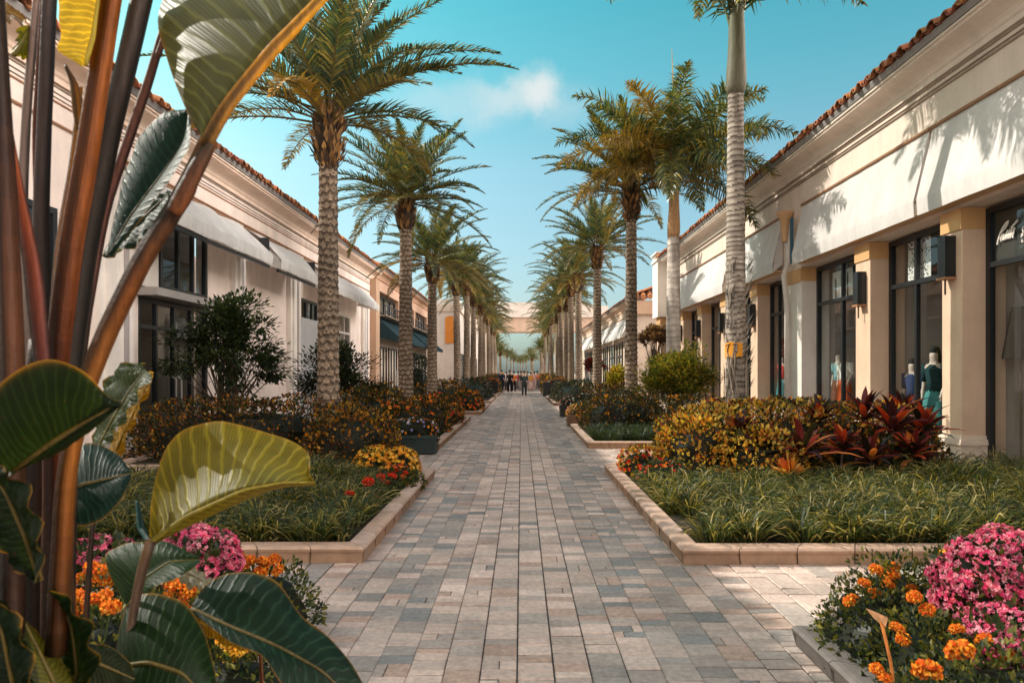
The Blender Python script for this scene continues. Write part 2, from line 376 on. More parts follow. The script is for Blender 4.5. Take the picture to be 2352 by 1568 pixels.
def grass_patch(mb, x0, x1, y0, y1, z, n, h, pal, mask=None, clump=.35, w=.006):
    x = R.uniform(x0, x1, n); y = R.uniform(y0, y1, n)
    # blades gather in tufts
    nc = max(4, int((x1 - x0) * (y1 - y0) / clump ** 2)); cx = R.uniform(x0, x1, nc); cy = R.uniform(y0, y1, nc)
    i = R.randint(0, nc, n); x = np.clip(cx[i] + R.normal(0, clump * .24, n), x0, x1); y = np.clip(cy[i] + R.normal(0, clump * .24, n), y0, y1)
    if mask is not None:
        k = mask(x, y); x, y, i = x[k], y[k], i[k]; n = len(x)
    out = np.stack([x - cx[i], y - cy[i]], 1) / (clump * .35)
    lean = np.concatenate([out * .55 + R.normal(0, .28, (n, 2)), np.ones((n, 1))], 1); lean /= np.linalg.norm(lean, axis=1)[:, None]
    L = h * R.uniform(.55, 1.25, n)
    hz = lean.copy(); hz[:, 2] = 0; hz /= np.linalg.norm(hz, axis=1)[:, None] + 1e-6
    S = np.cross(hz, [0, 0, 1.]); S = S * .8 + R.normal(0, .35, (n, 3)); W = (w * R.uniform(.7, 1.4, n))[:, None]
    p0 = np.stack([x, y, np.full(n, z)], 1); p1 = p0 + lean * (L * .45)[:, None]
    d2 = lean + hz * R.uniform(.3, .9, n)[:, None]; d2 /= np.linalg.norm(d2, axis=1)[:, None]; p2 = p1 + d2 * (L * .35)[:, None]
    d3 = d2 + hz * .6 - np.array([0, 0, 1]) * R.uniform(.3, 1.1, n)[:, None]; d3 /= np.linalg.norm(d3, axis=1)[:, None]; p3 = p2 + d3 * (L * .32)[:, None]
    V = np.stack([p0 - S * W, p0 + S * W, p1 + S * W, p1 - S * W, p2 + S * W * .8, p2 - S * W * .8, p3], 1).reshape(-1, 3)
    b = np.arange(n)[:, None] * 7
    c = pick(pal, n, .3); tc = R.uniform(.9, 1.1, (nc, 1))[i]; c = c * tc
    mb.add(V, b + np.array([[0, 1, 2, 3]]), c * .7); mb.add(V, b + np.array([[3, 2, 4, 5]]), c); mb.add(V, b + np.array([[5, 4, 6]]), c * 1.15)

def pompom(r, n, pal, seed, flat=.75, hollow=False):
    R.seed(seed); mb = MB(); n = int(n * 1.9); d = unit(n * 2); d = d[d[:, 2] > -.5][:n]; n = len(d)
    q = R.uniform(.45, .85, (n, 1)); P = d * np.array([r, r, r * flat]) * q; t = np.cross(d, unit(n)); t /= np.linalg.norm(t, axis=1)[:, None]
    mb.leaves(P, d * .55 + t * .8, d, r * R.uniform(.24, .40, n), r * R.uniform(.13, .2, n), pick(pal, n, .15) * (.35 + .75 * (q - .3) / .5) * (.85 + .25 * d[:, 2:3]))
    return mb
def resample(p, n):
    p = np.asarray(p, float); d = np.concatenate([[0], np.cumsum(np.linalg.norm(np.diff(p, axis=0), axis=1))]); d /= d[-1]
    t = np.linspace(0, 1, n); q = np.stack([np.interp(t, d, p[:, k]) for k in range(p.shape[1])], 1)
    for _ in range(max(1, n // 14)):
        q[1:-1] = (q[:-2] + 2 * q[1:-1] + q[2:]) / 4
    return q
def broad_leaf(name, parent, mid, left, right, col, n=30, m=7, bulge=.06, wave=.012, seed=0):
    """leaf blade spanned between margin, midrib and margin (all curves in metres)"""
    A, B, D = resample(left, n), resample(mid, n), resample(right, n); rs = np.random.RandomState(seed)
    rows = []; us = []
    nr = np.cross(B[-1] - B[0], A[n // 2] - D[n // 2]); nr /= np.linalg.norm(nr) + 1e-9
    if nr[1] > 0: nr = -nr
    for j in range(2 * m + 1):
        if j <= m: t = j / m; q = A * (1 - t) + B * t
        else: t = (2 * m - j) / m; q = D * (1 - t) + B * t
        e = 4 * t * (1 - t)
        wv = np.sin(np.linspace(0, 26, n) + j * .5 + rs.uniform(0, 6)) * wave * (1 - t)
        q = q + nr * (bulge * e * np.linalg.norm(A[n // 2] - B[n // 2]) * (1 if j <= m else .8) + wv)[:, None] if np.ndim(wv) else q
        rows.append(q); us.append(j / (2 * m))
    V = np.stack(rows, 1).reshape(-1, 3) - root_loc(parent); k = 2 * m + 1
    faces = []; uvs = []
    tv = np.linspace(0, 1, n)
    for i in range(n - 1):
        for j in range(k - 1):
            faces.append((i * k + j, i * k + j + 1, (i + 1) * k + j + 1, (i + 1) * k + j))
            uvs += [(us[j], tv[i]), (us[j + 1], tv[i]), (us[j + 1], tv[i + 1]), (us[j], tv[i + 1])]
    me = bpy.data.meshes.new(name); me.from_pydata(V.tolist(), [], faces)
    uv = me.uv_layers.new(name='UVMap'); uv.data.foreach_set('uv', np.array(uvs).ravel())
    ca = me.color_attributes.new('Col', 'FLOAT_COLOR', 'CORNER'); cc = np.tile(np.array([*col, 1.]), (len(faces) * 4, 1))
    ca.data.foreach_set('color', cc.astype(np.float32).ravel())
    me.polygons.foreach_set('use_smooth', [True] * len(faces)); me.materials.append(M_broad); me.update()
    o = link(name, me, parent)
    rib = MB(); rib.tube(B + nr * .002, lerp(.007, .002, np.linspace(0, 1, n)), 6, lerp(np.array(col) * 2, (.16, .09, .02), .6))
    rib.V[0] = rib.V[0] - root_loc(parent)
    rb = rib.build('midrib', M_stalk, o, True, world=False)
    return o
def pts(L, Y):
    """a run of points given by bearing and height in view, each at its own distance"""
    out = []
    for i, p in enumerate(L):
        y = p[2] if len(p) > 2 else Y
        out.append(at(p[0], p[1], y))
    return out
# ------------------------------------------------------------------ camera, light, sky
SKY_GAIN = 2.5
SUN_EL, SUN_AZ = 37.4, -72.0          # azimuth from +Y towards +X
cam = bpy.data.cameras.new('camera'); cam.lens = 24; cam.sensor_width = 36
cam.shift_x = -(CX - 1176) / 2352; cam.shift_y = (CY - 784) / 2352; cam.clip_end = 3000; cam.clip_start = .05
cam.dof.use_dof = True; cam.dof.focus_distance = 11.0; cam.dof.aperture_fstop = 4.5
co = link('camera', cam); co.location = (0, 0, CAM_H); co.rotation_euler = (rad(90), 0, 0); scene.camera = co
sl = bpy.data.lights.new('sun', 'SUN'); sl.energy = 5.0; sl.angle = rad(.53); sl.color = (1, .92, .81)
so = link('sun', sl)
sd = Vector((math.sin(rad(SUN_AZ)) * math.cos(rad(SUN_EL)), math.cos(rad(SUN_AZ)) * math.cos(rad(SUN_EL)), math.sin(rad(SUN_EL))))
so.rotation_euler = sd.to_track_quat('Z', 'Y').to_euler(); so.location = (-20, 10, 30)
scene.view_settings.view_transform = 'Standard'; scene.view_settings.look = 'None'; scene.view_settings.exposure = 0
scene.cycles.use_denoising = True; scene.cycles.max_bounces = 8; scene.cycles.transparent_max_bounces = 12
world = bpy.data.worlds.new('World'); scene.world = world; world.use_nodes = True
nt = world.node_tree; nt.nodes.clear(); N, L = nt.nodes, nt.links
out = N.new('ShaderNodeOutputWorld'); bg = N.new('ShaderNodeBackground'); bg.inputs['Strength'].default_value = .14
sk = N.new('ShaderNodeTexSky'); sk.sky_type = 'NISHITA'; sk.sun_disc = False
sk.sun_elevation = rad(SUN_EL); sk.sun_rotation = rad(SUN_AZ); sk.air_density = 1.0; sk.dust_density = 2.2; sk.ozone_density = 1.0
tn = N.new('ShaderNodeMix'); tn.data_type = 'RGBA'; tn.blend_type = 'MULTIPLY'; tn.inputs['Factor'].default_value = 1
L.new(sk.outputs[0], tn.inputs['A'])
tcz = N.new('ShaderNodeTexCoord'); sz = N.new('ShaderNodeSeparateXYZ'); L.new(tcz.outputs['Generated'], sz.inputs[0])
rp = N.new('ShaderNodeValToRGB'); L.new(sz.outputs[2], rp.inputs[0]); E_ = rp.color_ramp.elements
E_[0].position = 0.0; E_[0].color = (.36, .50, .60, 1); E_[1].position = .8; E_[1].color = (.6, .66, .62, 1)
for q_, c_ in ((.10, (.45, .52, .50, 1)), (.28, (.45, .62, .53, 1)), (.40, (.27, .655, .52, 1)), (.50, (.17, .65, .51, 1))):
    e_ = E_.new(q_); e_.color = c_
tg_ = N.new('ShaderNodeVectorMath'); tg_.operation = 'SCALE'; tg_.inputs['Scale'].default_value = SKY_GAIN; L.new(rp.outputs[0], tg_.inputs[0]); L.new(tg_.outputs['Vector'], tn.inputs['B'])
dot_ = N.new('ShaderNodeVectorMath'); dot_.operation = 'DOT_PRODUCT'; L.new(tcz.outputs['Generated'], dot_.inputs[0]); dot_.inputs[1].default_value = tuple(sd)
hz = N.new('ShaderNodeMapRange'); hz.interpolation_type = 'SMOOTHSTEP'; hz.inputs['From Min'].default_value = .62; hz.inputs['From Max'].default_value = 1.0; hz.inputs['To Max'].default_value = .12; L.new(dot_.outputs['Value'], hz.inputs['Value'])
hm = N.new('ShaderNodeMix'); hm.data_type = 'RGBA'; L.new(hz.outputs[0], hm.inputs['Factor'])
lf = N.new('ShaderNodeMapRange'); lf.interpolation_type = 'SMOOTHSTEP'; lf.inputs['From Min'].default_value = -.58; lf.inputs['From Max'].default_value = -.8; lf.inputs['To Min'].default_value = 1; lf.inputs['To Max'].default_value = .38; L.new(sz.outputs[0], lf.inputs['Value'])  # unseen sky left of the frame dimmed to deepen shadows on right facades
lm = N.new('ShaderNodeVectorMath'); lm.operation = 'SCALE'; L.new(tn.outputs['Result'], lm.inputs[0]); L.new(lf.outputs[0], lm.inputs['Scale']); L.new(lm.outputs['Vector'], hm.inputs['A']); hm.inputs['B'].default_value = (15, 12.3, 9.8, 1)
bk = N.new('ShaderNodeMapRange'); bk.interpolation_type = 'SMOOTHSTEP'; bk.inputs['From Min'].default_value = .05; bk.inputs['From Max'].default_value = -.45; bk.inputs['To Max'].default_value = .85; L.new(sz.outputs[1], bk.inputs['Value'])  # added warm cloud bank behind the camera, unseen, as fill light
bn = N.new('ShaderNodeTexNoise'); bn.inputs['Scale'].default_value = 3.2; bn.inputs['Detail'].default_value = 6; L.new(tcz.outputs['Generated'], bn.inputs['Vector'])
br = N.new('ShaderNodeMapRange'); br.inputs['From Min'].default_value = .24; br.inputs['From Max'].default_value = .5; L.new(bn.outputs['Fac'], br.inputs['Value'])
bx_ = N.new('ShaderNodeMapRange'); bx_.interpolation_type = 'SMOOTHSTEP'; bx_.inputs['From Min'].default_value = .62; bx_.inputs['From Max'].default_value = .82; L.new(sz.outputs[0], bx_.inputs['Value'])  # second bank added beyond the right edge, unseen, to brighten the left row
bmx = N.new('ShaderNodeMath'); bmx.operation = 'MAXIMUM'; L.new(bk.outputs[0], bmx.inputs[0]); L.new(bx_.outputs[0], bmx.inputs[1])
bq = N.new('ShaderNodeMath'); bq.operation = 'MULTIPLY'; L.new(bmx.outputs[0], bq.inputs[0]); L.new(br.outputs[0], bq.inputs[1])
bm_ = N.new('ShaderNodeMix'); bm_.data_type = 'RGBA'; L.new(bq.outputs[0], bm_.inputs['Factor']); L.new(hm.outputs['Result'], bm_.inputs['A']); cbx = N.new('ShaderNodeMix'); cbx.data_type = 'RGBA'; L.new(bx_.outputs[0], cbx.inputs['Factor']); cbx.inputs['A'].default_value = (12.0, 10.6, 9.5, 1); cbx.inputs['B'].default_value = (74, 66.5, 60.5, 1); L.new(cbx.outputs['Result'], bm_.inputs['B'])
# one small fair-weather cloud and a faint veil beside it
tc = N.new('ShaderNodeTexCoord')
def vm(op, a, b):
    n = N.new('ShaderNodeVectorMath'); n.operation = op
    L.new(a, n.inputs[0])
    if isinstance(b, tuple): n.inputs[1].default_value = b
    else: L.new(b, n.inputs[1])
    return n
def puff(px, py, wx, wz, gain, sharp):
    d = Vector(((px - CX) / F, 1, -(py - CY) / F)).normalized()
    sub = vm('SUBTRACT', tc.outputs['Generated'], tuple(d))
    nz = N.new('ShaderNodeTexNoise'); nz.inputs['Scale'].default_value = 17; nz.inputs['Detail'].default_value = 7; nz.inputs['Roughness'].default_value = .58
    L.new(tc.outputs['Generated'], nz.inputs['Vector'])
    ns = vm('SUBTRACT', nz.outputs['Color'], (.5, .5, .5)); nsc = vm('MULTIPLY', ns.outputs[0], (.085, .085, .07))
    ad = vm('ADD', sub.outputs[0], nsc.outputs[0]); sc = vm('MULTIPLY', ad.outputs[0], (1 / wx, 0, 1 / wz))
    ln = N.new('ShaderNodeVectorMath'); ln.operation = 'LENGTH'; L.new(sc.outputs[0], ln.inputs[0])
    mr = N.new('ShaderNodeMapRange'); mr.interpolation_type = 'SMOOTHERSTEP'
    mr.inputs['From Min'].default_value = 1.0; mr.inputs['From Max'].default_value = sharp
    mr.inputs['To Min'].default_value = 0; mr.inputs['To Max'].default_value = gain
    L.new(ln.outputs['Value'], mr.inputs['Value']); return mr.outputs[0]
def vmax(a, b):
    n = N.new('ShaderNodeMath'); n.operation = 'MAXIMUM'; L.new(a, n.inputs[0]); L.new(b, n.inputs[1]); return n.outputs[0]
cl = vmax(vmax(puff(1232, 212, .074, .042, .8, .0), puff(1165, 228, .115, .036, .5, .0)), vmax(puff(1060, 240, .16, .04, .26, 0), puff(1290, 235, .075, .05, .22, 0)))
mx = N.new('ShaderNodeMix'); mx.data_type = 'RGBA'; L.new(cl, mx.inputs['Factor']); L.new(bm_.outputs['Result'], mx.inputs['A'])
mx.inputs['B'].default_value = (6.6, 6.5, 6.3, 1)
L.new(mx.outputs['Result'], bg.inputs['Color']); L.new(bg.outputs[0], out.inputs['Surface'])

# ------------------------------------------------------------------ ground and paving
mb = MB(); mb.quad((-900, -900, -.03), (900, -900, -.03), (900, 900, -.03), (-900, 900, -.03), (.3, .26, .22)); structure(mb.build('ground', M_ground))
BEDS = [  # x0, x1, y0, y1 of the planted beds
    (-6.9, -1.36, 5.9, 10.75), (-6.9, -2.2, 11.0, 14.4), (-6.6, -1.75, 14.6, 23.8), (-6.4, -1.55, 26.5, 33.5), (-6.2, -1.6, 36, 46), (-6.2, -1.6, 48, 62), (-6.2, -1.6, 66, 100),
    (1.38, 7.3, 5.85, 11.3), (1.45, 6.6, 14.8, 20.0), (1.75, 6.4, 22.6, 31), (1.6, 6.2, 34, 44), (1.6, 6.2, 47, 62), (1.6, 6.2, 66, 100),
    (1.65, 5.2, .6, 4.14), (-5.0, -1.72, .6, 4.5), (2.55, 7.2, 11.45, 13.7)]
PAL_P = np.array([(.60, .465, .39), (.54, .42, .35), (.48, .385, .325), (.39, .33, .285), (.32, .285, .255), (.46, .33, .26), (.63, .505, .425), (.265, .26, .245)])
def paver_cols(x, n):
    ax = abs(x)
    if ax < .66: w = [.26, .22, .16, .12, .05, .10, .07, .02]
    elif ax < 1.1: w = [.05, .07, .12, .22, .28, .10, .02, .14]
    elif ax < 1.5: w = [.15, .18, .2, .18, .12, .09, .04, .04]
    else: w = [.2, .23, .2, .13, .06, .12, .06, 0]
    return pick(PAL_P, n, .12, w)
V, FA, CO = [], [], []
cw = .2
def add_paver(x0, x1, y0, y1, c):
    g, bvl = (.0032, .005) if y0 < 12 else (.003, .004)
    dz = R.normal(0, .0012); tx, ty = R.normal(0, .0012, 2)
    gy = g * (1.9 if R.rand() < .7 else .8); gx = g * R.uniform(.5, .95)
    xs = (x0 + gx, x1 - gx); ys = (y0 + gy, y1 - gy)
    k = len(V) * 8
    o = [(xs[0], ys[0], -.007), (xs[1], ys[0], -.007), (xs[1], ys[1], -.007), (xs[0], ys[1], -.007)]
    i = [(xs[0] + bvl, ys[0] + bvl, dz - tx - ty), (xs[1] - bvl, ys[0] + bvl, dz + tx - ty), (xs[1] - bvl, ys[1] - bvl, dz + tx + ty), (xs[0] + bvl, ys[1] - bvl, dz - tx + ty)]
    V.append(o + i)
    FA.append([(k + 4, k + 5, k + 6, k + 7), (k, k + 1, k + 5, k + 4), (k + 1, k + 2, k + 6, k + 5), (k + 2, k + 3, k + 7, k + 6), (k + 3, k, k + 4, k + 7)]); CO.append(np.tile(c, (5, 1)))
def inside(x, y):
    return any(b[0] + .06 < x < b[1] - .06 and b[2] + .06 < y < b[3] - .06 for b in BEDS)
for ci in range(-38, 38):
    x0 = ci * cw + (.0 if ci % 2 else .0) - .02 + .006 * math.sin(ci * 7.); xc = x0 + cw / 2; y = 1.2 + R.uniform(0, .2)
    ymax = 110 if abs(xc) < 2.6 else 62
    while y < ymax:
        far = y > 30
        dl = R.choice([.07, .1, .13, .16, .2], p=[.14, .3, .28, .18, .10]) if abs(xc) < 1.7 else R.choice([.13, .2, .26, .4])
        if far: dl = .3
        if not (inside(x0, y) and inside(x0 + cw, y + dl)):
            c = paver_cols(xc, 2)
            r = R.rand()
            if r < .05 and dl < .3 and not far:
                s = x0 + cw * R.choice([.33, .5, .66]); add_paver(x0, s, y, y + dl, c[0]); add_paver(s, x0 + cw, y, y + dl, c[1])
            else: add_paver(x0, x0 + cw, y, y + dl, c[0])
        y += dl
mb = MB(); mb.add(np.array(V).reshape(-1, 3), np.array(FA).reshape(-1, 4), np.concatenate(CO))
mb.quad((-8.2, 0, -.012), (8.2, 0, -.012), (8.2, 112, -.012), (-8.2, 112, -.012), (.055, .05, .045))
structure(mb.build('paved_walk', M_pave))
del V, FA, CO

# ------------------------------------------------------------------ planted beds with stone kerbs
def kerb(mb, x0, x1, y0, y1, h=.15, w=.17, block=.46, cols=((.36, .22, .14), (.40, .25, .165), (.32, .20, .13), (.38, .25, .18))):
    O = [(x0, y0), (x1, y0), (x1, y1), (x0, y1)]; I = [(x0 + w, y0 + w), (x1 - w, y0 + w), (x1 - w, y1 - w), (x0 + w, y1 - w)]
    prof = [(0.06, 0), (.06, h * .62), (-.03, h * .66), (-.05, h * .82), (.03, h * .95), (.16, h), (.92, h), (1, h * .95), (1, 0)]
    for e in range(4):
        oa, ob, ia, ib = (np.array(q, float) for q in (O[e], O[(e + 1) % 4], I[e], I[(e + 1) % 4]))
        n = max(1, int(np.linalg.norm(ob - oa) / block)); g = .004 / np.linalg.norm(ob - oa)
        for k in range(n):
            t0, t1 = k / n + g, (k + 1) / n - g; c = np.array(cols[R.randint(len(cols))]) * R.uniform(.85, 1.12)
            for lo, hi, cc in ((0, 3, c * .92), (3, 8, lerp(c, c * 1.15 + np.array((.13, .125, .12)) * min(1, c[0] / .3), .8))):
                pp = prof[lo:hi + 1]; A = []; B = []
                for u, z in pp:
                    for t, acc in ((t0, A), (t1, B)):
                        q = (oa + (ob - oa) * t) * (1 - u) + (ia + (ib - ia) * t) * u; acc.append((q[0], q[1], z))
                m = len(pp); mb.add(A + B, [(i, i + 1, m + i + 1, m + i) for i in range(m - 1)], cc)
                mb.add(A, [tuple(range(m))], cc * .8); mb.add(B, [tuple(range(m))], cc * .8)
bed_labels = [
    'left grass bed edged in tan stone nearest the camera along the walk', 'soil bed under the long croton hedge on the left side',
    'left stone edged bed behind the dark planter box', 'small left bed with orange flowers beyond the dark planter box', 'left bed under the fourth palm, before the black planter row',
    'left bed beside the walking people', 'farthest left bed near the gateway',
    'right grass bed edged in tan stone with the red leaved cordylines', 'right bed of low dark grass with a pale stone rim', 'right bed behind the yellow flower box', 'right bed beside the third right palm',
    'right bed beside the walking people', 'farthest right bed near the gateway', 'foreground right bed of marigolds with a stone corner coloured dark for shade', 'foreground left bed under the banana plant', 'right bed around the foot of the ringed royal palm']
for i, b in enumerate(BEDS):
    t = thing('planter_bed', ((b[0] + b[1]) / 2, (b[2] + b[3]) / 2, 0), bed_labels[i], 'planter bed', 'stone edged beds along the walk')
    k = MB()
    if i in (13, 14): kerb(k, *b, h=.125, w=.2, cols=((.095, .08, .07), (.11, .092, .08), (.085, .072, .064)))  # foreground kerbs coloured darker to stand for shade lying on them
    else: kerb(k, *b)
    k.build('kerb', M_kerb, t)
    s = MB(); s.quad((b[0] + .1, b[2] + .1, .09), (b[1] - .1, b[2] + .1, .09), (b[1] - .1, b[3] - .1, .09), (b[0] + .1, b[3] - .1, .09), (.04, .03, .02)); s.build('soil', M_soil, t)

# ------------------------------------------------------------------ buildings
CREAM, PINK, WHITE, TAN, BROWN = (.74, .62, .53), (.66, .47, .36), (.80, .72, .64), (.55, .37, .25), (.33, .18, .10)
def tiles(name, parent, s, xe, ze, y0, y1, depth=3.4, slope=.36, pitch=.31, along='y'):
    mb = MB(); n = int((y1 - y0) / pitch)
    a = np.linspace(0, np.pi, 8)
    for k in range(n):
        yc = y0 + (k + .5) * pitch
        for ro, ri, up, off, c0 in ((.125, .098, 1, 0, (.42, .16, .06)), (.11, .085, -1, pitch / 2, (.30, .10, .045))):
            c = np.array(c0) * R.uniform(.6, 1.35) * (1, R.uniform(.85, 1.2), 1)
            jog = R.uniform(-.05, .04)
            for r, dd in ((ro, 1), (ri, .45)):  # inner face coloured darker, as the shade in the tile hollow
                A = np.stack([np.full(8, s * (xe + jog)), yc + off + r * np.cos(a), ze + up * r * np.sin(a) + (.0 if up > 0 else .075)], 1)
                B = A.copy(); B[:, 0] = s * (xe + depth); B[:, 2] += depth * slope
                mb.add(np.concatenate([A, B]), [(i, i + 1, 8 + i + 1, 8 + i) for i in range(7)], c * dd)
                if r == ro: A0 = A
                else: mb.add(np.concatenate([A0, A]), [(i, i + 1, 8 + i + 1, 8 + i) for i in range(7)], c * 1.05)
    mb.quad((s * (xe + .1), y0, ze - .02), (s * (xe + depth), y0, ze + depth * slope - .02), (s * (xe + depth), y1, ze + depth * slope - .02), (s * (xe + .1), y1, ze - .02), (.08, .04, .03))
    return mb.build(name, M_tile, parent, False)
def cornice(parent, s, Xw, ze, y0, y1, col, over=.5):
    mb = MB(); a = np.linspace(0, np.pi / 2, 7)
    z0 = ze - .33
    prof = [(Xw, z0 - .12), (Xw - .07, z0 - .12), (Xw - .07, z0 - .03), (Xw - .1, z0)]
    prof += [(Xw - .1 - (over - .18) * (1 - math.cos(q)), z0 + .2 * math.sin(q)) for q in a]
    prof += [(Xw - over + .08, z0 + .25), (Xw - over + .04, z0 + .25), (Xw - over + .04, z0 + .29), (Xw, z0 + .29)]
    mb.extrude_y(prof, y0, y1, s, col)
    o = mb.build('cornice', M_trim, parent)
    g = MB(); xo = Xw - over
    g.extrude_y([(xo + .16, ze - .03), (xo + .02, ze - .03), (xo - .02, ze + .06), (xo - .02, ze + .085), (xo + .16, ze + .085)], y0, y1, s, (.30, .28, .27)); g.build('gutter', M_trim, parent)
def moulding(parent, s, Xw, z, y0, y1, h=.06, d=.05, col=BROWN):
    mb = MB(); mb.extrude_y([(Xw, z), (Xw - d * .6, z), (Xw - d, z + h * .3), (Xw - d, z + h * .75), (Xw - d * .5, z + h), (Xw, z + h)], y0, y1, s, col)
    mb.build('moulding', M_trim, parent)
def awning(parent, s, Xw, xl, zt, zl, zv, y0, y1, col, sag=.03, bar=BROWN, wave=1.0):
    mb = MB(); n = max(3, int((y1 - y0) / .35)); m = 8; P = []
    ys = np.linspace(y0, y1, n)
    for i, y in enumerate(ys):
        for j in range(m + 1):
            t = j / m; x = Xw - .03 + (xl - Xw) * t; z = zt + (zl - zt) * t - sag * math.sin(math.pi * t) * (1 + .6 * math.sin(i * 1.7)) + .012 * wave * math.sin(i * 2.3 + t * 4)
            P.append((s * (x + .02 * wave * math.sin(i * 2.9 + t * 3)), y, z))
        P.append((s * (xl - .015 + .012 * wave * math.sin(i * 1.9)), y, zv + .012 * wave * math.sin(i * 1.3)))
    k = m + 2
    pt = np.random.RandomState(int(y0 * 10)).uniform(.93, 1.03, n); cc = np.array([np.array(col) * pt[i // 3] * (.93 if (j >= m) else 1) for i in range(n - 1) for j in range(k - 1)])
    mb.add(P, [(i * k + j, i * k + j + 1, (i + 1) * k + j + 1, (i + 1) * k + j) for i in range(n - 1) for j in range(k - 1)], cc)
    for y in (y0, y1): mb.add([(s * (Xw - .03), y, zt), (s * xl, y, zl), (s * (xl - .01), y, zv), (s * (Xw - .03), y, zv + .25)], [(0, 1, 2, 3)], np.array(col) * .9)
    o = mb.build('awning', M_canvas, parent, True)
    f = MB(); f.tube([(s * (Xw - .05), y0 - .03, zt + .03), (s * (Xw - .05), y1 + .03, zt + .03)], .035, 8, bar)
    f.tube([(s * xl + s * .02, y0, zl - .02), (s * xl + s * .02, y1, zl - .02)], .022, 8, (.5, .48, .45))
    for y in np.linspace(y0 + .02, y1 - .02, max(2, int((y1 - y0) / 2.5))): f.tube([(s * (Xw - .02), y, zv + .3), (s * xl, y, zl - .03)], .016, 6, (.4, .38, .36))
    f.build('awning_frame', M_trim, o)
    return o
def window(parent, s, Xg, ya, yb, z0, z1, mull=(), trans=(), fw=.09, name='window', fcol=None, glass=True):
    fm = M_black if fcol is None else M_trim; c = fcol or (.02, .02, .02)
    mb = MB(); d = .05
    mb.box(s * (Xg - d), s * (Xg + d), ya, ya + fw, z0, z1, c); mb.box(s * (Xg - d), s * (Xg + d), yb - fw, yb, z0, z1, c)
    mb.box(s * (Xg - d), s * (Xg + d), ya + fw, yb - fw, z0, z0 + fw, c); mb.box(s * (Xg - d), s * (Xg + d), ya + fw, yb - fw, z1 - fw, z1, c)
    for y in mull: mb.box(s * (Xg - d + .006), s * (Xg + d - .006), y - fw * .4, y + fw * .4, z0 + fw, z1 - fw, c)
    for z in trans: mb.box(s * (Xg - d - .006), s * (Xg + d - .01), ya + fw, yb - fw, z - fw * .45, z + fw * .45, c)
    o = mb.build(name, fm, parent)
    if glass:
        g = MB(); g.quad((s * Xg, ya + fw, z0 + fw), (s * Xg, yb - fw, z0 + fw), (s * Xg, yb - fw, z1 - fw), (s * Xg, ya + fw, z1 - fw), (1, 1, 1)); g.build('glass_pane', M_glass, o)
    return o
def interior(parent, s, Xg, depth, ya, yb, z0, z1, back, side, floor=(.3, .22, .15), ceil=(.5, .42, .35)):
    mb = MB(); x0, x1 = s * (Xg + .1), s * (Xg + depth)
    mb.quad((x1, ya, z0), (x1, yb, z0), (x1, yb, z1), (x1, ya, z1), back)
    mb.quad((x0, ya, z0), (x1, ya, z0), (x1, ya, z1), (x0, ya, z1), side); mb.quad((x0, yb, z0), (x1, yb, z0), (x1, yb, z1), (x0, yb, z1), side)
    mb.quad((x0, ya, z0), (x1, ya, z0), (x1, yb, z0), (x0, yb, z0), floor); mb.quad((x0, ya, z1), (x1, ya, z1), (x1, yb, z1), (x0, yb, z1), ceil)
    # fitted wall panels on the back wall
    xs = s * (Xg + depth - .04)
    y = ya + .25
    while y < yb - .6:
        w = R.uniform(.5, .9); mb.box(xs, s * (Xg + depth - .01), y, min(y + w, yb - .1), z0 + .1, z0 + R.choice([2.3, 2.5, 2.6]), np.array(back) * R.uniform(.45, .8)); y += w + R.uniform(.1, .4)
    return mb.build('shop_interior', M_int, parent)
def wall_lamp(parent, s, x, y, z, w=.19, h=.72, wide=.22):
    mb = MB(); mb.box(s * x, s * (x - w), y - wide / 2, y + wide / 2, z, z + h, (.012, .016, .02)); o = mb.build('wall_lamp', M_black, parent)
    b = MB(); b.box(s * (x - .0), s * (x - w - .015), y - wide / 2 - .015, y + wide / 2 + .015, z - .04, z - .002, (.35, .17, .08)); b.build('lamp_rim', M_trim, o)
    k = MB(); k.tube([(s * (x - .12), y, z - .3), (s * (x - .12), y, z - .045)], .018, 6, (.1, .07, .05)); k.build('lamp_stem', M_trim, o)

# ---- right-hand shop row
rb = thing('shop_building', (9, 20, 0), 'long cream shop row on the right with palm shadows over its white awnings', 'building', 'shop buildings along the walk')
XW, XG = 7.6, 8.05
PIL = [(1.2, 1.8), (4.6, 5.2), (8.25, 8.85), (11.76, 12.32), (14.86, 15.5), (18.5, 19.7), (21.95, 22.6), (25.3, 26.0), (28.7, 29.4), (32.0, 32.7), (35.2, 36.2)]
mb = MB(); mb.box(XW, 12.5, 0, 36.2, 4.5, 7.18, CREAM); mb.box(12, 12.5, 0, 36.2, 0, 4.49, TAN); mb.box(XW + .35, 12.0, 36.0, 36.2, 0, 4.49, CREAM); mb.build('wall', M_stucco, rb)
tiles('roof', rb, 1, 6.98, 7.52, 0, 36.0); cornice(rb, 1, XW, 7.43, 0, 36.0, (.78, .67, .58), .52)
for z, h, d in ((6.93, .035, .03), (6.83, .025, .03), (6.76, .05, .035)): moulding(rb, 1, XW, z, 0, 36.0, h, d, (.36, .28, .22))
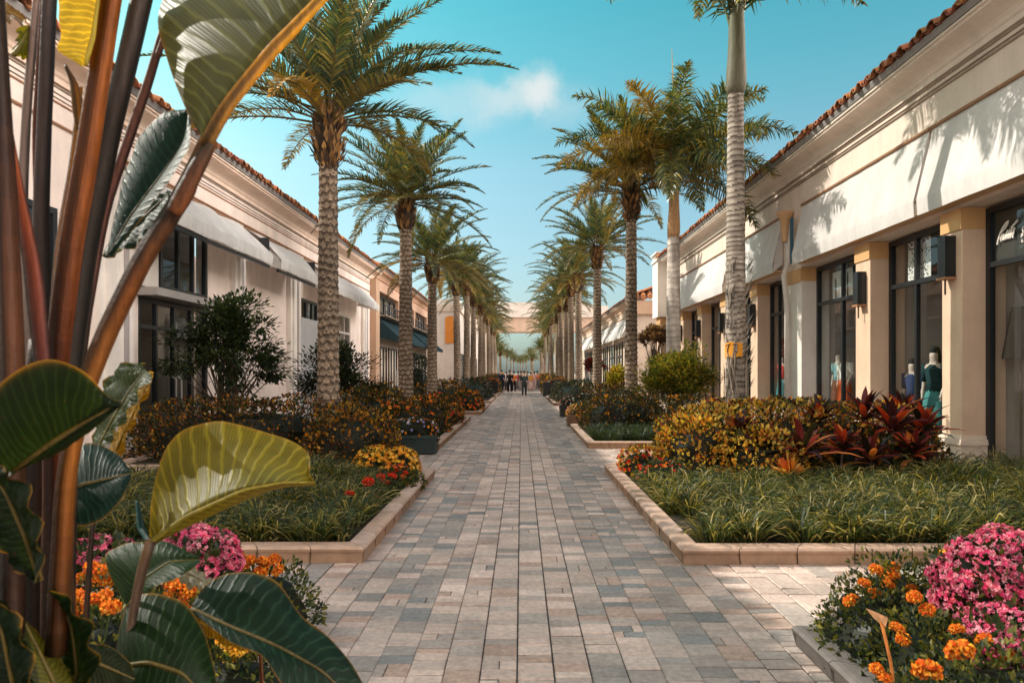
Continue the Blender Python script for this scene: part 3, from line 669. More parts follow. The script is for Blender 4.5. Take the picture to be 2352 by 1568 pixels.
for i, (a, b) in enumerate(PIL):
    p = MB(); xf = XW if i < len(PIL) - 1 else 7.2
    p.box(xf, XG + .3, a, b, 0, 4.497, (.66, .47, .34) if i != 5 else (.72, .66, .6))
    o = p.build('pillar', M_stucco, rb)
    q = MB(); ba, bb, e = a, b, .0
    for z0, z1, e in ((0, .40, .06), (.40, .44, .09), (.44, .50, .075), (.50, .56, .04)):
        q.box(xf - e, XG - .055, a - e, b + e, z0 + .001, z1, (.70, .58, .48))
    q.build('pillar_base', M_stucco, o)
    # orange board painting the bounced glow on the pillar top
    k = MB(); k.box(xf - .03, XG - .06, a - .012, b + .012, 4.12, 4.485, (.62, .36, .16)); k.build('pillar_glow_board', M_trim, o)
wins = []
TR = 3.48
for i in range(len(PIL) - 1):
    a, b = PIL[i][1], PIL[i + 1][0]
    mull = (a + 1.55,)
    w = window(rb, 1, XG, a + .003, b - .003, .12, 4.46, mull, (TR,), fw=.1); wins.append(w)
    interior(rb, 1, XG, 3.1, a - .1, b + .1, .1, 4.47, [(.62, .36, .20), (.52, .30, .17), (.66, .40, .23)][i % 3], (.42, .38, .35))
    st = MB(); st.box(XG - .12, XG + .1, a + .004, b - .004, 0, .118, (.3, .26, .23)); st.build('sill', M_kerb, w)
awns = []
for y0, y1 in ((2.0, 12.55), (12.66, 18.35), (19.75, 24.2), (24.7, 33.2)):
    awns.append(awning(rb, 1, XW, 7.3, 6.12, 4.82, 4.53, y0, y1, (.78, .74, .715), sag=.012, wave=.25))
sf = MB()
for y0, y1 in ((2.0, 18.35), (19.75, 33.2)): sf.box(7.33, XW - .002, y0 + .05, y1 - .05, 4.56, 4.6, (.6, .38, .2))  # orange colour stands for sun bounce on the underside
sf.build('soffit_board', M_trim, rb)
for i in (3, 4, 6, 7, 8, 9): wall_lamp(rb, 1, XW - .002, PIL[i][0] + .28, 3.32 if i < 4 else 3.15)
# rain pipe with its orange conductor head on the wide pilaster
dp = MB(); yp = 19.15
dp.tube([(7.5, yp, 5.95), (7.5, yp, 4.75), (7.35, yp - .05, 4.35), (7.48, yp + .1, 3.7), (7.5, yp + .1, 3.2), (7.5, yp + .1, 0)], .075, 10, (.66, .6, .55)); o = dp.build('rain_pipe', M_trim, rb, True)
hd = MB(); hd.lathe([(.08, 5.3), (.10, 5.6), (.14, 5.95), (.23, 6.08), (.23, 6.14), (.02, 6.14)], (7.4, yp, 0), 14, (.62, .38, .2)); hd.build('conductor_head', M_trim, o, True)
bl = MB(); bl.box(7.44, 7.5, yp - .36, yp - .26, 4.65, 5.9, (.06, .14, .19)); bl.build('blue_banner', M_cloth, rb)
# far end pier of the row, standing proud and white
pr = MB(); pr.box(7.0, 7.59, 35.0, 36.35, 4.5, 7.75, (.84, .78, .72)); pr.box(6.93, 7.62, 34.93, 36.42, 7.36, 7.5, (.84, .78, .72)); pr.box(6.9, 7.65, 34.9, 36.45, 7.75, 7.83, (.84, .78, .72)); pr.build('end_pier', M_stucco, rb)
# hand-lettered shop name painted on the first window, as far as the photo shows it
def sgn(p): return on_x((3632 + p[0] * 400 / 1568) / 1.7143, (760 + p[1] * 400 / 1568) / 1.7143, XG - .014)
sp_ = MB(); sp_.quad((XG + .03, PIL[2][1] + .1, TR + .05), (XG + .03, PIL[3][0] - .1, TR + .05), (XG + .03, PIL[3][0] - .1, 4.36), (XG + .03, PIL[2][1] + .1, 4.36), (.05, .048, .042)); sp_.build('sign_panel', M_box, wins[2])
sg = MB()
for st, r in ([[(1155, 797), (1168, 730), (1195, 640), (1235, 545), (1290, 460), (1325, 432), (1318, 470), (1275, 545), (1225, 605), (1195, 640)], .011],
              [[(1255, 625), (1225, 665), (1205, 715), (1212, 745), (1240, 705), (1268, 630), (1250, 690), (1248, 728), (1262, 722)], .010],
              [[(1262, 722), (1285, 655), (1312, 575), (1302, 640), (1290, 715)], .010], [[(1290, 715), (1320, 640), (1350, 560), (1335, 640), (1322, 708)], .010],
              [[(1322, 708), (1355, 620), (1385, 540), (1370, 620), (1355, 700)], .010], [[(1355, 700), (1395, 600), (1425, 540), (1410, 610), (1392, 680), (1405, 690)], .010],
              [[(1372, 530), (1420, 480), (1468, 420)], .011], [[(1385, 545), (1410, 540), (1430, 545)], .008],
              [[(1562, 510), (1545, 560), (1560, 600), (1530, 650), (1525, 680), (1560, 640)], .010], [[(1540, 715), (1535, 760), (1560, 745)], .010]):
    P = [sgn(p) for p in st]; sg.tube(P, r * 1.25, 6, (.9, .84, .78))
sg.build('shop_lettering', M_trim, wins[2])

# ---- second right-hand building
b2 = thing('shop_building', (9, 58, 0), 'farther right building with a tiled gable end and white awnings behind the palms', 'building', 'shop buildings along the walk')
mb = MB(); mb.box(7.2, 14, 43, 80, 0, 6.15, (.68, .54, .43)); mb.build('wall', M_stucco, b2)
tiles('roof', b2, 1, 6.75, 6.4, 42.7, 80); cornice(b2, 1, 7.2, 6.32, 42.95, 80, (.72, .5, .36), .42)
g = MB(); g.box(7.0, 14, 42.7, 42.99, 5.3, 6.14, (.62, .4, .27)); g.build('gable_band', M_trim, b2)
g = MB(); n = 14
for k in range(n):
    xx = 7.2 + k * .42
    for r, dd in ((.16, 1), (.12, .3)): g.tube([(xx, 42.5, 6.36), (xx, 43.4, 6.75)], r, 8, np.array((.42, .17, .07)) * dd * R.uniform(.8, 1.3), cap=(r > .13))
g.build('gable_tiles', M_tile, b2)
for y0, y1 in ((44, 53), (54, 64), (65, 78)): awning(b2, 1, 7.2, 6.5, 5.35, 4.1, 3.9, y0, y1, (.8, .77, .74))
for k in range(8):
    y = 44 + k * 4.2; window(b2, 1, 7.17, y, y + 3, .2, 3.8, (y + 1.5,), (2.8,), fw=.12)
dk = MB(); dk.box(8.2, 10.5, 42.9, 42.99, .1, 3.1, (.03, .04, .04)); dk.build('dark_doorway', M_black, b2)

# ---- left-hand shop row (in shade)
lb = thing('shop_building', (-9, 20, 0), 'long shaded peach shop row on the left with curved canvas awnings', 'building', 'shop buildings along the walk')
XL = 7.8
SH = (.85, .72, .645)
mb = MB()
openings = [(13.9, 17.0, .15, 5.0), (28.2, 31.2, 1.5, 4.2), (7.5, 11.5, .15, 4.4), (24.2, 26.2, .15, 4.3)]
ys = [6.0]
for a, b, z0, z1 in sorted(openings): ys += [a, b]
ys.append(36.0); so_ = sorted(openings)
for i in range(len(ys) - 1):
    if i % 2 == 0: mb.box(-XL, -XL - .3, ys[i], ys[i + 1], 0, 6.55, SH)
    else:
        o4 = so_[i // 2]; mb.box(-XL, -XL - .3, ys[i], ys[i + 1], o4[3], 6.55, SH)
        if o4[2] > .5: mb.box(-XL, -XL - .3, ys[i], ys[i + 1], 0, o4[2], SH)
mb.box(-XL - .31, -14, 6.0, 6.2, 0, 6.55, SH); mb.box(-XL - .31, -14, 35.8, 36, 0, 6.55, SH); mb.box(-13.8, -14, 6.2, 35.8, 0, 6.55, SH)
mb.build('wall', M_stucco, lb)
tiles('roof', lb, -1, 7.18, 7.0, 6, 36); cornice(lb, -1, XL, 6.92, 6, 36, (.82, .64, .52), .52)
for z, h, d in ((6.42, .03, .03), (6.32, .02, .025), (6.24, .02, .025), (6.16, .035, .03), (5.78, .05, .05)): moulding(lb, -1, XL, z, 6, 36, h, d, (.42, .24, .15) if z in (6.16, 5.78) else (.4, .33, .28))
for a, b in ((12.4, 13.5), (18.3, 19.0), (22.7, 23.7), (33.2, 34.2)):
    p = MB(); p.box(-XL + .001, -XL + .14, a, b, 0, 5.2, (.84, .77, .71)); o = p.build('pilaster', M_stucco, lb)
    q = MB(); q.box(-XL + .13, -XL + .2, a + .18, a + .30, .5, 5.0, (.8, .74, .68)); q.box(-XL + .13, -XL + .17, b - .34, b - .2, .5, 5.0, (.4, .36, .35)); q.build('pilaster_fluting', M_stucco, o)
ep = MB(); ep.box(-XL + .002, -XL + .32, 35.2, 36.1, 0, 6.5, (.5, .33, .22)); ep.build('corner_pier', M_stucco, lb)
for i, (a, b, z0, z1) in enumerate(openings):
    if i == 0:
        w = window(lb, -1, XL + .06, a + .9, b - .003, 3.45, z1 - .003, (a + 1.7, a + 2.4), (), fw=.1)
        w2 = window(lb, -1, XL + .06, a + .003, b - .003, z0, 3.2, (a + .75, a + 1.5, a + 2.3), (2.6,), fw=.09, name='door')
        h = MB()
        for yy in (a + 1.38, a + 1.62): h.tube([(-XL + .0, yy, .9), (-XL + .08, yy, .95), (-XL + .08, yy, 1.5), (-XL, yy, 1.55)], .016, 6, (.6, .58, .55))
        h.build('door_handle', M_trim, w2)
        sp = MB(); sp.box(-XL - .05, -XL - .12, a + .003, a + .88, 3.45, z1 - .003, (.6, .55, .5)); sp.build('wall_panel', M_stucco, lb)
        lg = MB(); lg.box(-XL + .45, -XL - .1, a - .1, b + .02, 3.22, 3.38, (.36, .33, .31)); lg.build('door_canopy', M_trim, lb)
    else:
        w = window(lb, -1, XL + .06, a + .003, b - .003, z0 + .003, z1 - .003, (a + (b - a) / 3, a + 2 * (b - a) / 3), (z0 + (z1 - z0) * .7,), fw=.1, fcol=(.62, .56, .5) if i == 1 else None)
    interior(lb, -1, XL + .25, 2.6, a, b, z0, z1, (.3, .17, .1), (.28, .24, .2))
# goods seen through the left shop door
for k in range(9):
    pass
for y0, y1 in ((13.0, 18.5), (19.15, 22.6), (24.4, 32.4)):
    awning(lb, -1, XL, 6.75, 5.68, 4.82, 4.55, y0, y1, (.80, .78, .75), sag=-.12)
rm = MB()
for y0, y1 in ((13.0, 18.5), (19.15, 22.6)):
    rm.box(-6.8, -6.87, y0 + .02, y1 - .02, 4.47, 4.54, (.02, .025, .03)); rm.box(-7.12, -6.84, y1 + .01, y1 + .06, 4.72, 5.3, (.03, .04, .05))
rm.build('awning_rail', M_black, lb)
for yy in (13.75, 14.9):
    m_ = MB(); m_.lathe([(.16, 0), (.17, .1), (.12, .2), (.02, .22)], (0, 0, 0), 14, (.03, .035, .04)); vv = m_.V[0]; m_.V[0] = np.stack([-XL + .01 + vv[:, 2], yy + vv[:, 0], 5.25 + vv[:, 1] - .0], 1); m_.build('round_lamp', M_black, lb, True)
gp = MB(); gp.box(-XL + .003, -XL + .05, 23.9, 26.6, 0, 3.6, (.42, .42, .42)); gp.build('grey_panel', M_trim, lb)

# ---- left building two, with an upper window band and slanting teal awning
l2 = thing('shop_building', (-9, 47, 0), 'peach left building with upper windows over a slanting dark teal awning', 'building', 'shop buildings along the walk')
mb = MB(); mb.box(-7.9, -14, 36.2, 58, 0, 4.9, (.76, .6, .48)); mb.box(-8.25, -14, 36.2, 58, 4.901, 6.2, (.4, .34, .3)); mb.box(-7.9, -14, 36.2, 58, 6.201, 7.1, (.80, .52, .38))
for y in (36.25, 44.0, 50.3, 57.2): mb.box(-7.9, -8.24, y, y + .75, 4.902, 6.2, (.66, .42, .29))
mb.build('wall', M_stucco, l2)
tiles('roof', l2, -1, 7.35, 7.32, 36.2, 58); cornice(l2, -1, 7.9, 7.25, 36.2, 58, (.7, .44, .3), .45)
for y0, y1 in ((37.1, 43.9), (44.9, 50.2), (51.2, 57.1)): window(l2, -1, 8.15, y0, y1, 4.95, 6.1, tuple(np.linspace(y0, y1, 5)[1:-1]), (), fw=.14)
for y0, y1 in ((37, 46.5), (47.5, 57)):
    aw = awning(l2, -1, 7.9, 6.55, 4.7, 3.5, 3.3, y0, y1, (.035, .07, .085), bar=(.05, .06, .07))
bal = MB()
for y0, y1 in ((37, 46.5), (47.5, 57)):
    for z in (4.95, 5.3): bal.tube([(-7.35, y0, z), (-7.35, y1, z)], .035, 6, (.06, .07, .08))
    for y in np.arange(y0, y1 + .1, .6): bal.tube([(-7.35, y, 4.75), (-7.35, y, 5.3)], .025, 5, (.06, .07, .08))
bal.box(-7.3, -7.899, 37, 57, 4.71, 4.76, (.4, .3, .22)); bal.build('balcony_rail', M_trim, l2)
for k in range(6):
    y = 37.2 + k * 3.3; window(l2, -1, 7.88, y, y + 2.7, .2, 3.1, (y + .9, y + 1.8), (), fw=.12)
for y0, y1 in ((37.2, 41.2), (44, 50)):
    t = thing('slat_screen', (-6.7, (y0 + y1) / 2, 0), 'white horizontal slat screen %s' % ('left of the second left palm trunk' if y0 < 40 else 'right of the second left palm trunk'), 'fence', 'slat screens of the terrace')
    f = MB()
    for z in np.arange(.12, 1.7, .2): f.box(-6.66, -6.7, y0, y1, z, z + .15, (.68, .64, .6))
    f.build('slat_panel', M_trim, t)
    for y in (y0, (y0 + y1) / 2, y1): f = MB(); f.box(-6.705, -6.79, y - .05, y + .05, 0, 1.75, (.6, .57, .54)); f.build('post', M_trim, t)

# ---- white building that steps forward on the left, with orange window
l3 = thing('gabled_building', (-8, 70, 0), 'white building stepping forward on the left with an orange arched panel', 'building')
mb = MB(); mb.box(-5.7, -14, 62, 92, 0, 7.2, (.74, .66, .6)); mb.box(-5.5, -14.2, 61.8, 92.2, 7.2, 7.75, (.72, .6, .5)); mb.box(-5.6, -14, 61.9, 92.1, 7.75, 8.3, (.78, .74, .7)); mb.build('wall', M_stucco, l3)
op = MB(); op.box(-6.9, -5.85, 61.9, 61.98, 4.3, 6.5, (.75, .27, .05)); op.lathe([(.0, 0), (.525, .0)], (0, 0, 0), 20, (.75, .27, .05)); vv = op.V[1]; op.V[1] = np.stack([-6.375 + vv[:, 0], np.full(len(vv), 61.89), 6.5 + vv[:, 1] * .5], 1); op.build('orange_panel', M_trim, l3)
for k in range(5): window(l3, -1, 5.68, 64 + k * 5, 67 + k * 5, .2, 3.4, (65.5 + k * 5,), (), fw=.12)

# ---- gateway bridging the walk far away
gw = thing('gateway', (0, 112, 0), 'wide tan bridge gateway spanning the far end of the walk', 'gateway')
mb = MB(); mb.box(-14, 14, 110, 114, 8.2, 10.5, (.66, .46, .34)); mb.box(-14, 14, 109.6, 114.4, 10.503, 12.3, (.82, .70, .62))  # lower box coloured darker for the shade under the projecting top
a = np.linspace(-1, 1, 21); top = [(14 * q, 109.6, 12.3 + .6 * (1 - q * q)) for q in a]; bot = [(14 * q, 109.6, 12.29) for q in a]
mb.add(top + bot, [(i, i + 1, 21 + i + 1, 21 + i) for i in range(20)], (.72, .64, .56)); mb.build('beam', M_stucco, gw)
for x in (-6.5, 6.5, -13, 13): p = MB(); p.box(x - .9, x + .9, 110.2, 113.8, 0, 8.197, (.6, .48, .38)); p.build('pier', M_stucco, gw)
# ------------------------------------------------------------------ palms
def put_palm(root, x, y, rz=0, sc=1.0, label=None, group=None):
    root.location = (x, y, 0); root.rotation_euler = (R.uniform(-.022, .022) if y > 35 else 0, R.uniform(-.022, .022) if y > 35 else 0, rz); root.scale = (sc, sc, sc)
    if label: root['label'] = label
    if group: root['group'] = group
def make_date(hc, r0, r1, crown, label, group):
    t = thing('date_palm', (0, 0, 0), label, 'palm tree', group)
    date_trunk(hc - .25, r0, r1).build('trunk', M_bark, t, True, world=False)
    boot_ball(hc - .45, r1 * 1.05).build('frond_bases', M_bark, t, False, world=False)
    for i in range(len(crown.V)): crown.V[i] = crown.V[i] + np.array([0, 0, hc - .05])
    crown.build('crown', M_frond, t, False, world=False)
    return t
GL, GR = 'date palms in the left row', 'date palms in the right row'
# nearest left palm: long fronds reach out over the walk and up past the top of the view
p = make_date(6.7, .21, .16, date_crown(11, 40, 3.0, custom=[(.1, .75, 3.6, .95, .1), (-.2, .45, 3.75, .8, .12), (.5, .95, 3.4, .9, .05), (-.5, 1.2, 3.5, .7, .05), (.2, 1.35, 3.4, .5, .1), (2.9, 1.1, 3.2, .7, 0), (3.3, .35, 2.4, .9, .05), (-1.2, 1.15, 3.4, .7, 0)], maxlow=.2, nl=76), 'nearest left date palm with a thick scaly trunk behind the croton hedge', GL)
put_palm(p, -3.7, 13.1)
p = make_date(7.35, .24, .17, date_crown(12, 58, 2.95, maxlow=-.12, nl=80, lowgold=.12), 'second left date palm with a full round dark crown over the teal awning', GL); put_palm(p, -3.7, 21.9)
p = make_date(6.5, .22, .165, date_crown(13, 48, 2.9, maxlow=-.3, lowgold=.3), 'third left date palm with a drooping golden lower frond', GL); put_palm(p, -3.7, 28.4)
p4_ = make_date(7.3, .22, .165, date_crown(14, 46, 3.0, maxlow=-.1, lowgold=.2, nl=64), 'fourth left date palm standing in front of the white gabled building', GL); put_palm(p4_, -3.7, 40)
p = make_date(7.6, .205, .155, date_crown(15, 42, 3.1, maxlow=.05, custom=[(3.0, .62, 3.3, .75, .1), (2.7, .95, 3.2, .7, .05), (3.5, .8, 3.1, .7, .1)]), 'nearest right date palm with bare fan of frond stems, left of the tall royal palm', GR); put_palm(p, 3.5, 21.7)
p2_ = make_date(7.55, .215, .16, date_crown(16, 46, 2.9, maxlow=-.05, lowgold=.2), 'second right date palm with orange brown trunk lit by the sun', GR); put_palm(p2_, 3.5, 31.4)
for i, (x, y, s) in enumerate([(-3.7, 46.5, 1.08), (-3.75, 53.5, 1.1), (-3.7, 61, 1.05), (-3.8, 69, 1.08), (-3.7, 78, 1.1), (-3.8, 88, 1.05), (-3.7, 99, 1.08)]):
    c = copy_tree(p4_ if i % 2 else p2_); put_palm(c, x, y, R.uniform(0, 6), s, ['fifth left date palm, its trunk just right of the fourth in the view', 'sixth left date palm deep in the row'][i] if i < 2 else 'distant date palm far down the left row', GL if i < 2 else 'distant date palms down the left row')
for i, (x, y, s) in enumerate([(3.5, 41.3, 1.05), (3.5, 47.7, 1.08), (3.55, 54, 1.05), (3.5, 60, 1.08), (3.6, 68, 1.05), (3.5, 78, 1.1), (3.6, 88, 1.05), (3.5, 99, 1.06)]):
    c = copy_tree(p2_ if i % 2 else p4_); put_palm(c, x, y, R.uniform(0, 6), s, ['third right date palm, just left of the sunlit orange trunk', 'fourth right date palm deep in the row'][i] if i < 2 else 'distant date palm far down the right row', GR if i < 2 else 'distant date palms down the right row')
for i, (x, y, s) in enumerate([(-8, 128, .95), (-5, 135, 1), (-9, 150, 1.1), (-2.5, 165, .9), (-5.5, 175, 1), (5.5, 128, .9), (4.2, 140, 1), (8, 150, 1.05), (2.5, 170, .95), (6, 185, 1), (.5, 190, .8), (-1, 210, .85), (3.6, 205, .9), (-3.6, 122, .85), (-6.3, 118, 1.0), (3.4, 120, .95), (5.0, 122, 1.05), (-4.6, 126, 1.1), (-1.6, 150, .7), (1.2, 155, .72), (-.2, 160, .65), (2.4, 145, .75), (-3.0, 140, .8)]):
    c = copy_tree(p4_ if i % 2 else p2_); put_palm(c, x, y, R.uniform(0, 6), s * .88, 'small hazy palm beyond the gateway', 'palms beyond the gateway')

def make_royal(hs, hc, r0, r1, shaft_r, crown, label, light, dark, rough, shaft_col, shaft_col2, pitch):
    t = thing('royal_palm', (0, 0, 0), label, 'palm tree', 'royal palms on the right')
    royal_trunk(hs, r0, r1, .1, light, dark, rough, pitch).build('trunk', M_bark, t, True, world=False)
    m = MB(); n = 18; z = np.linspace(hs - .02, hc + .35, n); u = np.linspace(0, 1, n)
    rr = shaft_r * (1 - .45 * u ** 1.6 + .12 * np.exp(-((u - .12) / .12) ** 2)); rr[0] = r1
    m.tube(np.stack([.02 * np.sin(u * 4), 0 * u, z], 1), rr, 16, lerp(shaft_col, shaft_col2, u[:, None])); m.build('crownshaft', M_stalk, t, True, world=False)
    for i in range(len(crown.V)): crown.V[i] = crown.V[i] + np.array([0, 0, hc])
    crown.build('crown', M_frond, t, False, world=False)
    return t
rc1 = royal_crown(21, 24, 3.5, lo=.75, hi=1.35, droop=1.5, spear=False, radial=.1, ll=.62, custom=[(3.1, 1.38, 2.2, 1.5, 0, -1.05), (.15, 1.36, 2.2, 1.6, 0, -.95), (-1.7, 1.36, 2.4, 1.4, .1, -.9), (2.6, 1.42, 2.4, 1.4, 0, -.7), (.9, 1.4, 2.4, 1.4, .1, -.75), (-.75, .8, 4.0, 1.3, 0), (-1.05, .75, 4.2, 1.2, 0), (-1.3, .85, 4.2, 1.3, 0), (-.4, .95, 3.6, 1.3, 0), (-1.57, -0.05, 3.7, 1.15, 0, -0.30), (-1.85, -0.10, 3.6, 1.10, 0, -0.35), (-1.30, -0.08, 3.5, 1.10, 0, -0.30), (-1.05, 0.05, 3.6, 1.20, 0, -0.30), (-2.10, 0.00, 3.3, 1.20, 0, -0.30), (-1.45, 0.15, 3.9, 1.10, 0, -0.20), (-1.70, 0.20, 3.6, 1.20, 0, -0.20), (-0.75, 0.00, 2.6, 1.20, 0, -0.30), (-1.20, 0.30, 4.2, 1.30, 0, 0.00), (-1.57, 0.40, 4.4, 1.40, 0, 0.00)])
rp1 = make_royal(6.95, 9.25, .18, .142, .175, rc1, 'nearest right royal palm with a ringed grey trunk and bulging green crownshaft', (.42, .355, .295), (.13, .10, .08), 1.0, (.17, .155, .11), (.13, .15, .075), .105); put_palm(rp1, 4.1, 13.05)
# old climbing roots on its foot
m = MB()
for q in range(7):
    a0 = R.uniform(3.3, 6.2); zz = np.linspace(.3, R.uniform(1.4, 2.6), 12); aa = a0 + .5 * np.sin(zz * 2 + q) + q * .03
    rr = .215 + .01 * np.sin(zz * 5 + q); m.tube(np.stack([rr * np.cos(aa), rr * np.sin(aa), zz], 1), .016, 6, np.array((.32, .26, .2)) * R.uniform(.5, 1.3))
for q in range(150):
    a0 = R.uniform(0, 6.28); z0 = R.uniform(.3, 3.6); P0 = np.array([[.2 * math.cos(a0), .2 * math.sin(a0), z0]])
    m.leaves(P0, np.array([[math.cos(a0) * .35 + .3, math.sin(a0) * .35, .9]]), np.array([[math.cos(a0), math.sin(a0), .1]]), .28, .03, np.array((.33, .28, .23)) * R.uniform(.2, 1.3))
m.build('climbing_roots', M_bark, rp1, True, world=False)
rc2 = royal_crown(22, 30, 3.5, lo=-.05, hi=1.15, droop=1.1, ll=.75, gold=.05, nl=120, radial=.12)
rp2 = make_royal(5.6, 7.75, .21, .17, .17, rc2, 'slim white trunked royal palm with smooth tan crownshaft and a tall unopened spear', (.66, .58, .52), (.42, .35, .30), .35, (.62, .36, .18), (.34, .22, .10), .16); put_palm(rp2, 4.46, 20)

# orange tag tied round the nearest royal palm
tg = thing('trunk_tag', (4.0, 12.83, 1.9), 'orange tag with dark marks wrapped on the ringed royal palm trunk', 'tag')
m = MB(); A0, A1 = math.radians(190), math.radians(286); aa = np.linspace(A0, A1, 14); rr = .225
cx0, cy0 = 4.1, 13.05
z0, z1 = at(1680, 820, 12.85)[2], at(1680, 786, 12.85)[2]
B = [(cx0 + rr * math.cos(q), cy0 + rr * math.sin(q), z0 + .015 * math.sin(q * 7)) for q in aa]; T = [(cx0 + rr * math.cos(q), cy0 + rr * math.sin(q), z1 + .012 * math.sin(q * 5)) for q in aa]
m.add(B + T, [(i, i + 1, 15 + i, 14 + i) for i in range(13)], (.80, .33, .02)); m.build('tag_sheet', M_box, tg)
m = MB()
def mark(u0, v0, u1, v1, w):
    P = []
    for k in range(6):
        u, v = u0 + (u1 - u0) * k / 5, v0 + (v1 - v0) * k / 5; q = A0 + (A1 - A0) * u; P.append((cx0 + (rr + .004) * math.cos(q), cy0 + (rr + .004) * math.sin(q), z0 + (z1 - z0) * v))
    m.tube(P, w, 5, (.10, .02, .005))
for s_ in ((.10, .78, .40, .92, .006), (.32, .88, .22, .30, .009), (.52, .85, .78, .85, .012), (.74, .85, .66, .55, .010), (.54, .55, .76, .62, .011), (.55, .40, .76, .40, .008), (.72, .40, .62, .14, .010)): mark(*s_)
m.build('tag_marks', M_box, tg)

# ------------------------------------------------------------------ hedges, shrubs, flowers
CROT_D = [(.09, .08, .022), (.04, .05, .02), (.62, .24, .025), (.2, .06, .025), (.66, .36, .04), (.025, .035, .018)]
CROT_Y = [(.95, .66, .12), (.85, .40, .05), (.15, .15, .03), (.04, .05, .018), (.75, .25, .03), (.3, .07, .03)]
GREEN = [(.035, .06, .022), (.06, .085, .025), (.02, .04, .02), (.10, .11, .03)]
DARKG = [(.018, .032, .02), (.028, .045, .026), (.012, .022, .016), (.05, .06, .035)]
YELG = [(.24, .26, .045), (.14, .18, .04), (.38, .34, .06), (.07, .1, .028), (.5, .36, .06)]
def shrub(name, x, y, sx, sy, h, n, ln, pal, label, cat, w=None, group=None, z0=.09, flowers=None, power=4, amp=.16, core=(.02, .022, .012), wr=.32, freq=2.2):
    t = thing(name, (x, y, 0), label, cat, group)
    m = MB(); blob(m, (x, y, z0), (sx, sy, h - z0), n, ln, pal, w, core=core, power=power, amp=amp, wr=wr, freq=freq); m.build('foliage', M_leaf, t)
    if flowers:
        fn, fl, fpal = flowers; f = MB(); d = unit(fn * 2); d = d[d[:, 2] > -.1][:fn]; k = (np.abs(d) ** power).sum(1) ** (-1 / power)
        P = np.array([x, y, z0]) + d * k[:, None] * np.array([sx, sy, h - z0]) * R.uniform(.96, 1.08, (len(d), 1))
        cs = pick(fpal, len(d), .15)
        for q in range(6):
            a = q * 1.047; e = unit(len(d)) * .35 + d; t1 = np.cross(e, [.3, .2, .9]); t1 /= np.linalg.norm(t1, axis=1)[:, None]; t2 = np.cross(e, t1); t2 /= np.linalg.norm(t2, axis=1)[:, None]
            D = t1 * math.cos(a) + t2 * math.sin(a) + e * .35
            f.leaves(P, D, e, fl * R.uniform(.7, 1.2, len(d)), fl * .38, cs * R.uniform(.8, 1.15, (len(d), 1)))
        o = f.build('flower_mass', M_petal, t); o['kind'] = 'stuff'
    return t
GH = 'croton hedges'
ORG = [(.78, .22, .02), (.85, .33, .03), (.7, .12, .015)]; YEL = [(.85, .5, .04), (.8, .38, .03), (.9, .62, .1)]; RED = [(.65, .03, .015), (.75, .08, .02)]; PINKF = [(.88, .16, .30), (.92, .30, .42), (.80, .09, .24), (.95, .45, .52)]
wD = [.28, .26, .10, .12, .07, .17]
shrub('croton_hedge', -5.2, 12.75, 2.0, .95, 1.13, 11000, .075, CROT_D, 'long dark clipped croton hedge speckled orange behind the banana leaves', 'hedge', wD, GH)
shrub('croton_shrub', -2.95, 11.95, .75, .72, 1.0, 4600, .075, CROT_D, 'round orange speckled croton bush beside the yellow flower edge on the left', 'shrub', [.25, .2, .18, .12, .14, .11], GH)
shrub('croton_shrub', -3.6, 15.7, .9, .8, 1.22, 3800, .085, CROT_D, 'dark green croton at the foot of the nearest left palm', 'shrub', [.34, .26, .1, .1, .04, .16], GH)
shrub('flowering_shrub', -2.85, 15.1, .62, .45, .95, 2600, .075, GREEN + CROT_D[:3], 'orange flowered bush right behind the dark planter box', 'shrub', None, 'orange flowered bushes on the left', flowers=(110, .05, ORG))
shrub('flowering_shrub', -2.45, 17.4, .6, .95, 1.0, 3000, .08, CROT_D, 'second orange flowered bush behind the dark planter box, wider and darker', 'shrub', wD, 'orange flowered bushes on the left', flowers=(80, .05, ORG))
shrub('flowering_shrub', -2.4, 20.6, .6, 1.3, .98, 3200, .085, CROT_D, 'long low orange speckled bush along the kerb below the second left palm', 'shrub', wD, 'orange flowered bushes on the left', flowers=(90, .055, ORG + RED))
shrub('croton_shrub', -4.4, 19, 1.0, 2.0, 1.25, 3800, .1, CROT_D, 'tall dark croton bank between the first and second left palms', 'shrub', wD, GH)
shrub('flowering_shrub', -2.2, 28, .6, 1.2, .85, 2200, .1, GREEN + CROT_D[:3], 'bright orange flower mound in the small far left bed', 'shrub', None, None, flowers=(120, .07, ORG))
shrub('croton_shrub', -3.6, 31, 1.2, 2, 1.2, 2600, .12, CROT_D, 'dark croton bank at the foot of the third left palm', 'shrub', wD, GH)
shrub('box_hedge', -3.2, 41, 1.4, 3, 1.25, 1800, .15, DARKG, 'dark clipped hedge beyond the third left palm', 'hedge')
shrub('round_shrub', -5.2, 34.5, .75, .7, 2.5, 2000, .14, DARKG, 'tall dark rounded shrub before the white gabled building', 'shrub', power=2.6)
shrub('box_hedge', -3.0, 54, 1.3, 5, 1.2, 1500, .2, CROT_D, 'dark hedge on the left beside the walking people', 'hedge', wD)
shrub('box_hedge', -3.2, 82, 1.4, 14, 1.3, 1500, .3, CROT_D, 'last hedge on the left before the gateway', 'hedge', wD)
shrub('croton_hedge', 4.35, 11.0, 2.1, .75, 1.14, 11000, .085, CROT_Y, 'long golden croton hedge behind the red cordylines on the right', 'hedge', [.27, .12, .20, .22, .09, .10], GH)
shrub('croton_shrub', 2.75, 10.35, .68, .75, 1.05, 4800, .075, CROT_Y, 'golden orange croton bush left of the red cordylines', 'shrub', [.34, .15, .18, .17, .09, .07], GH)
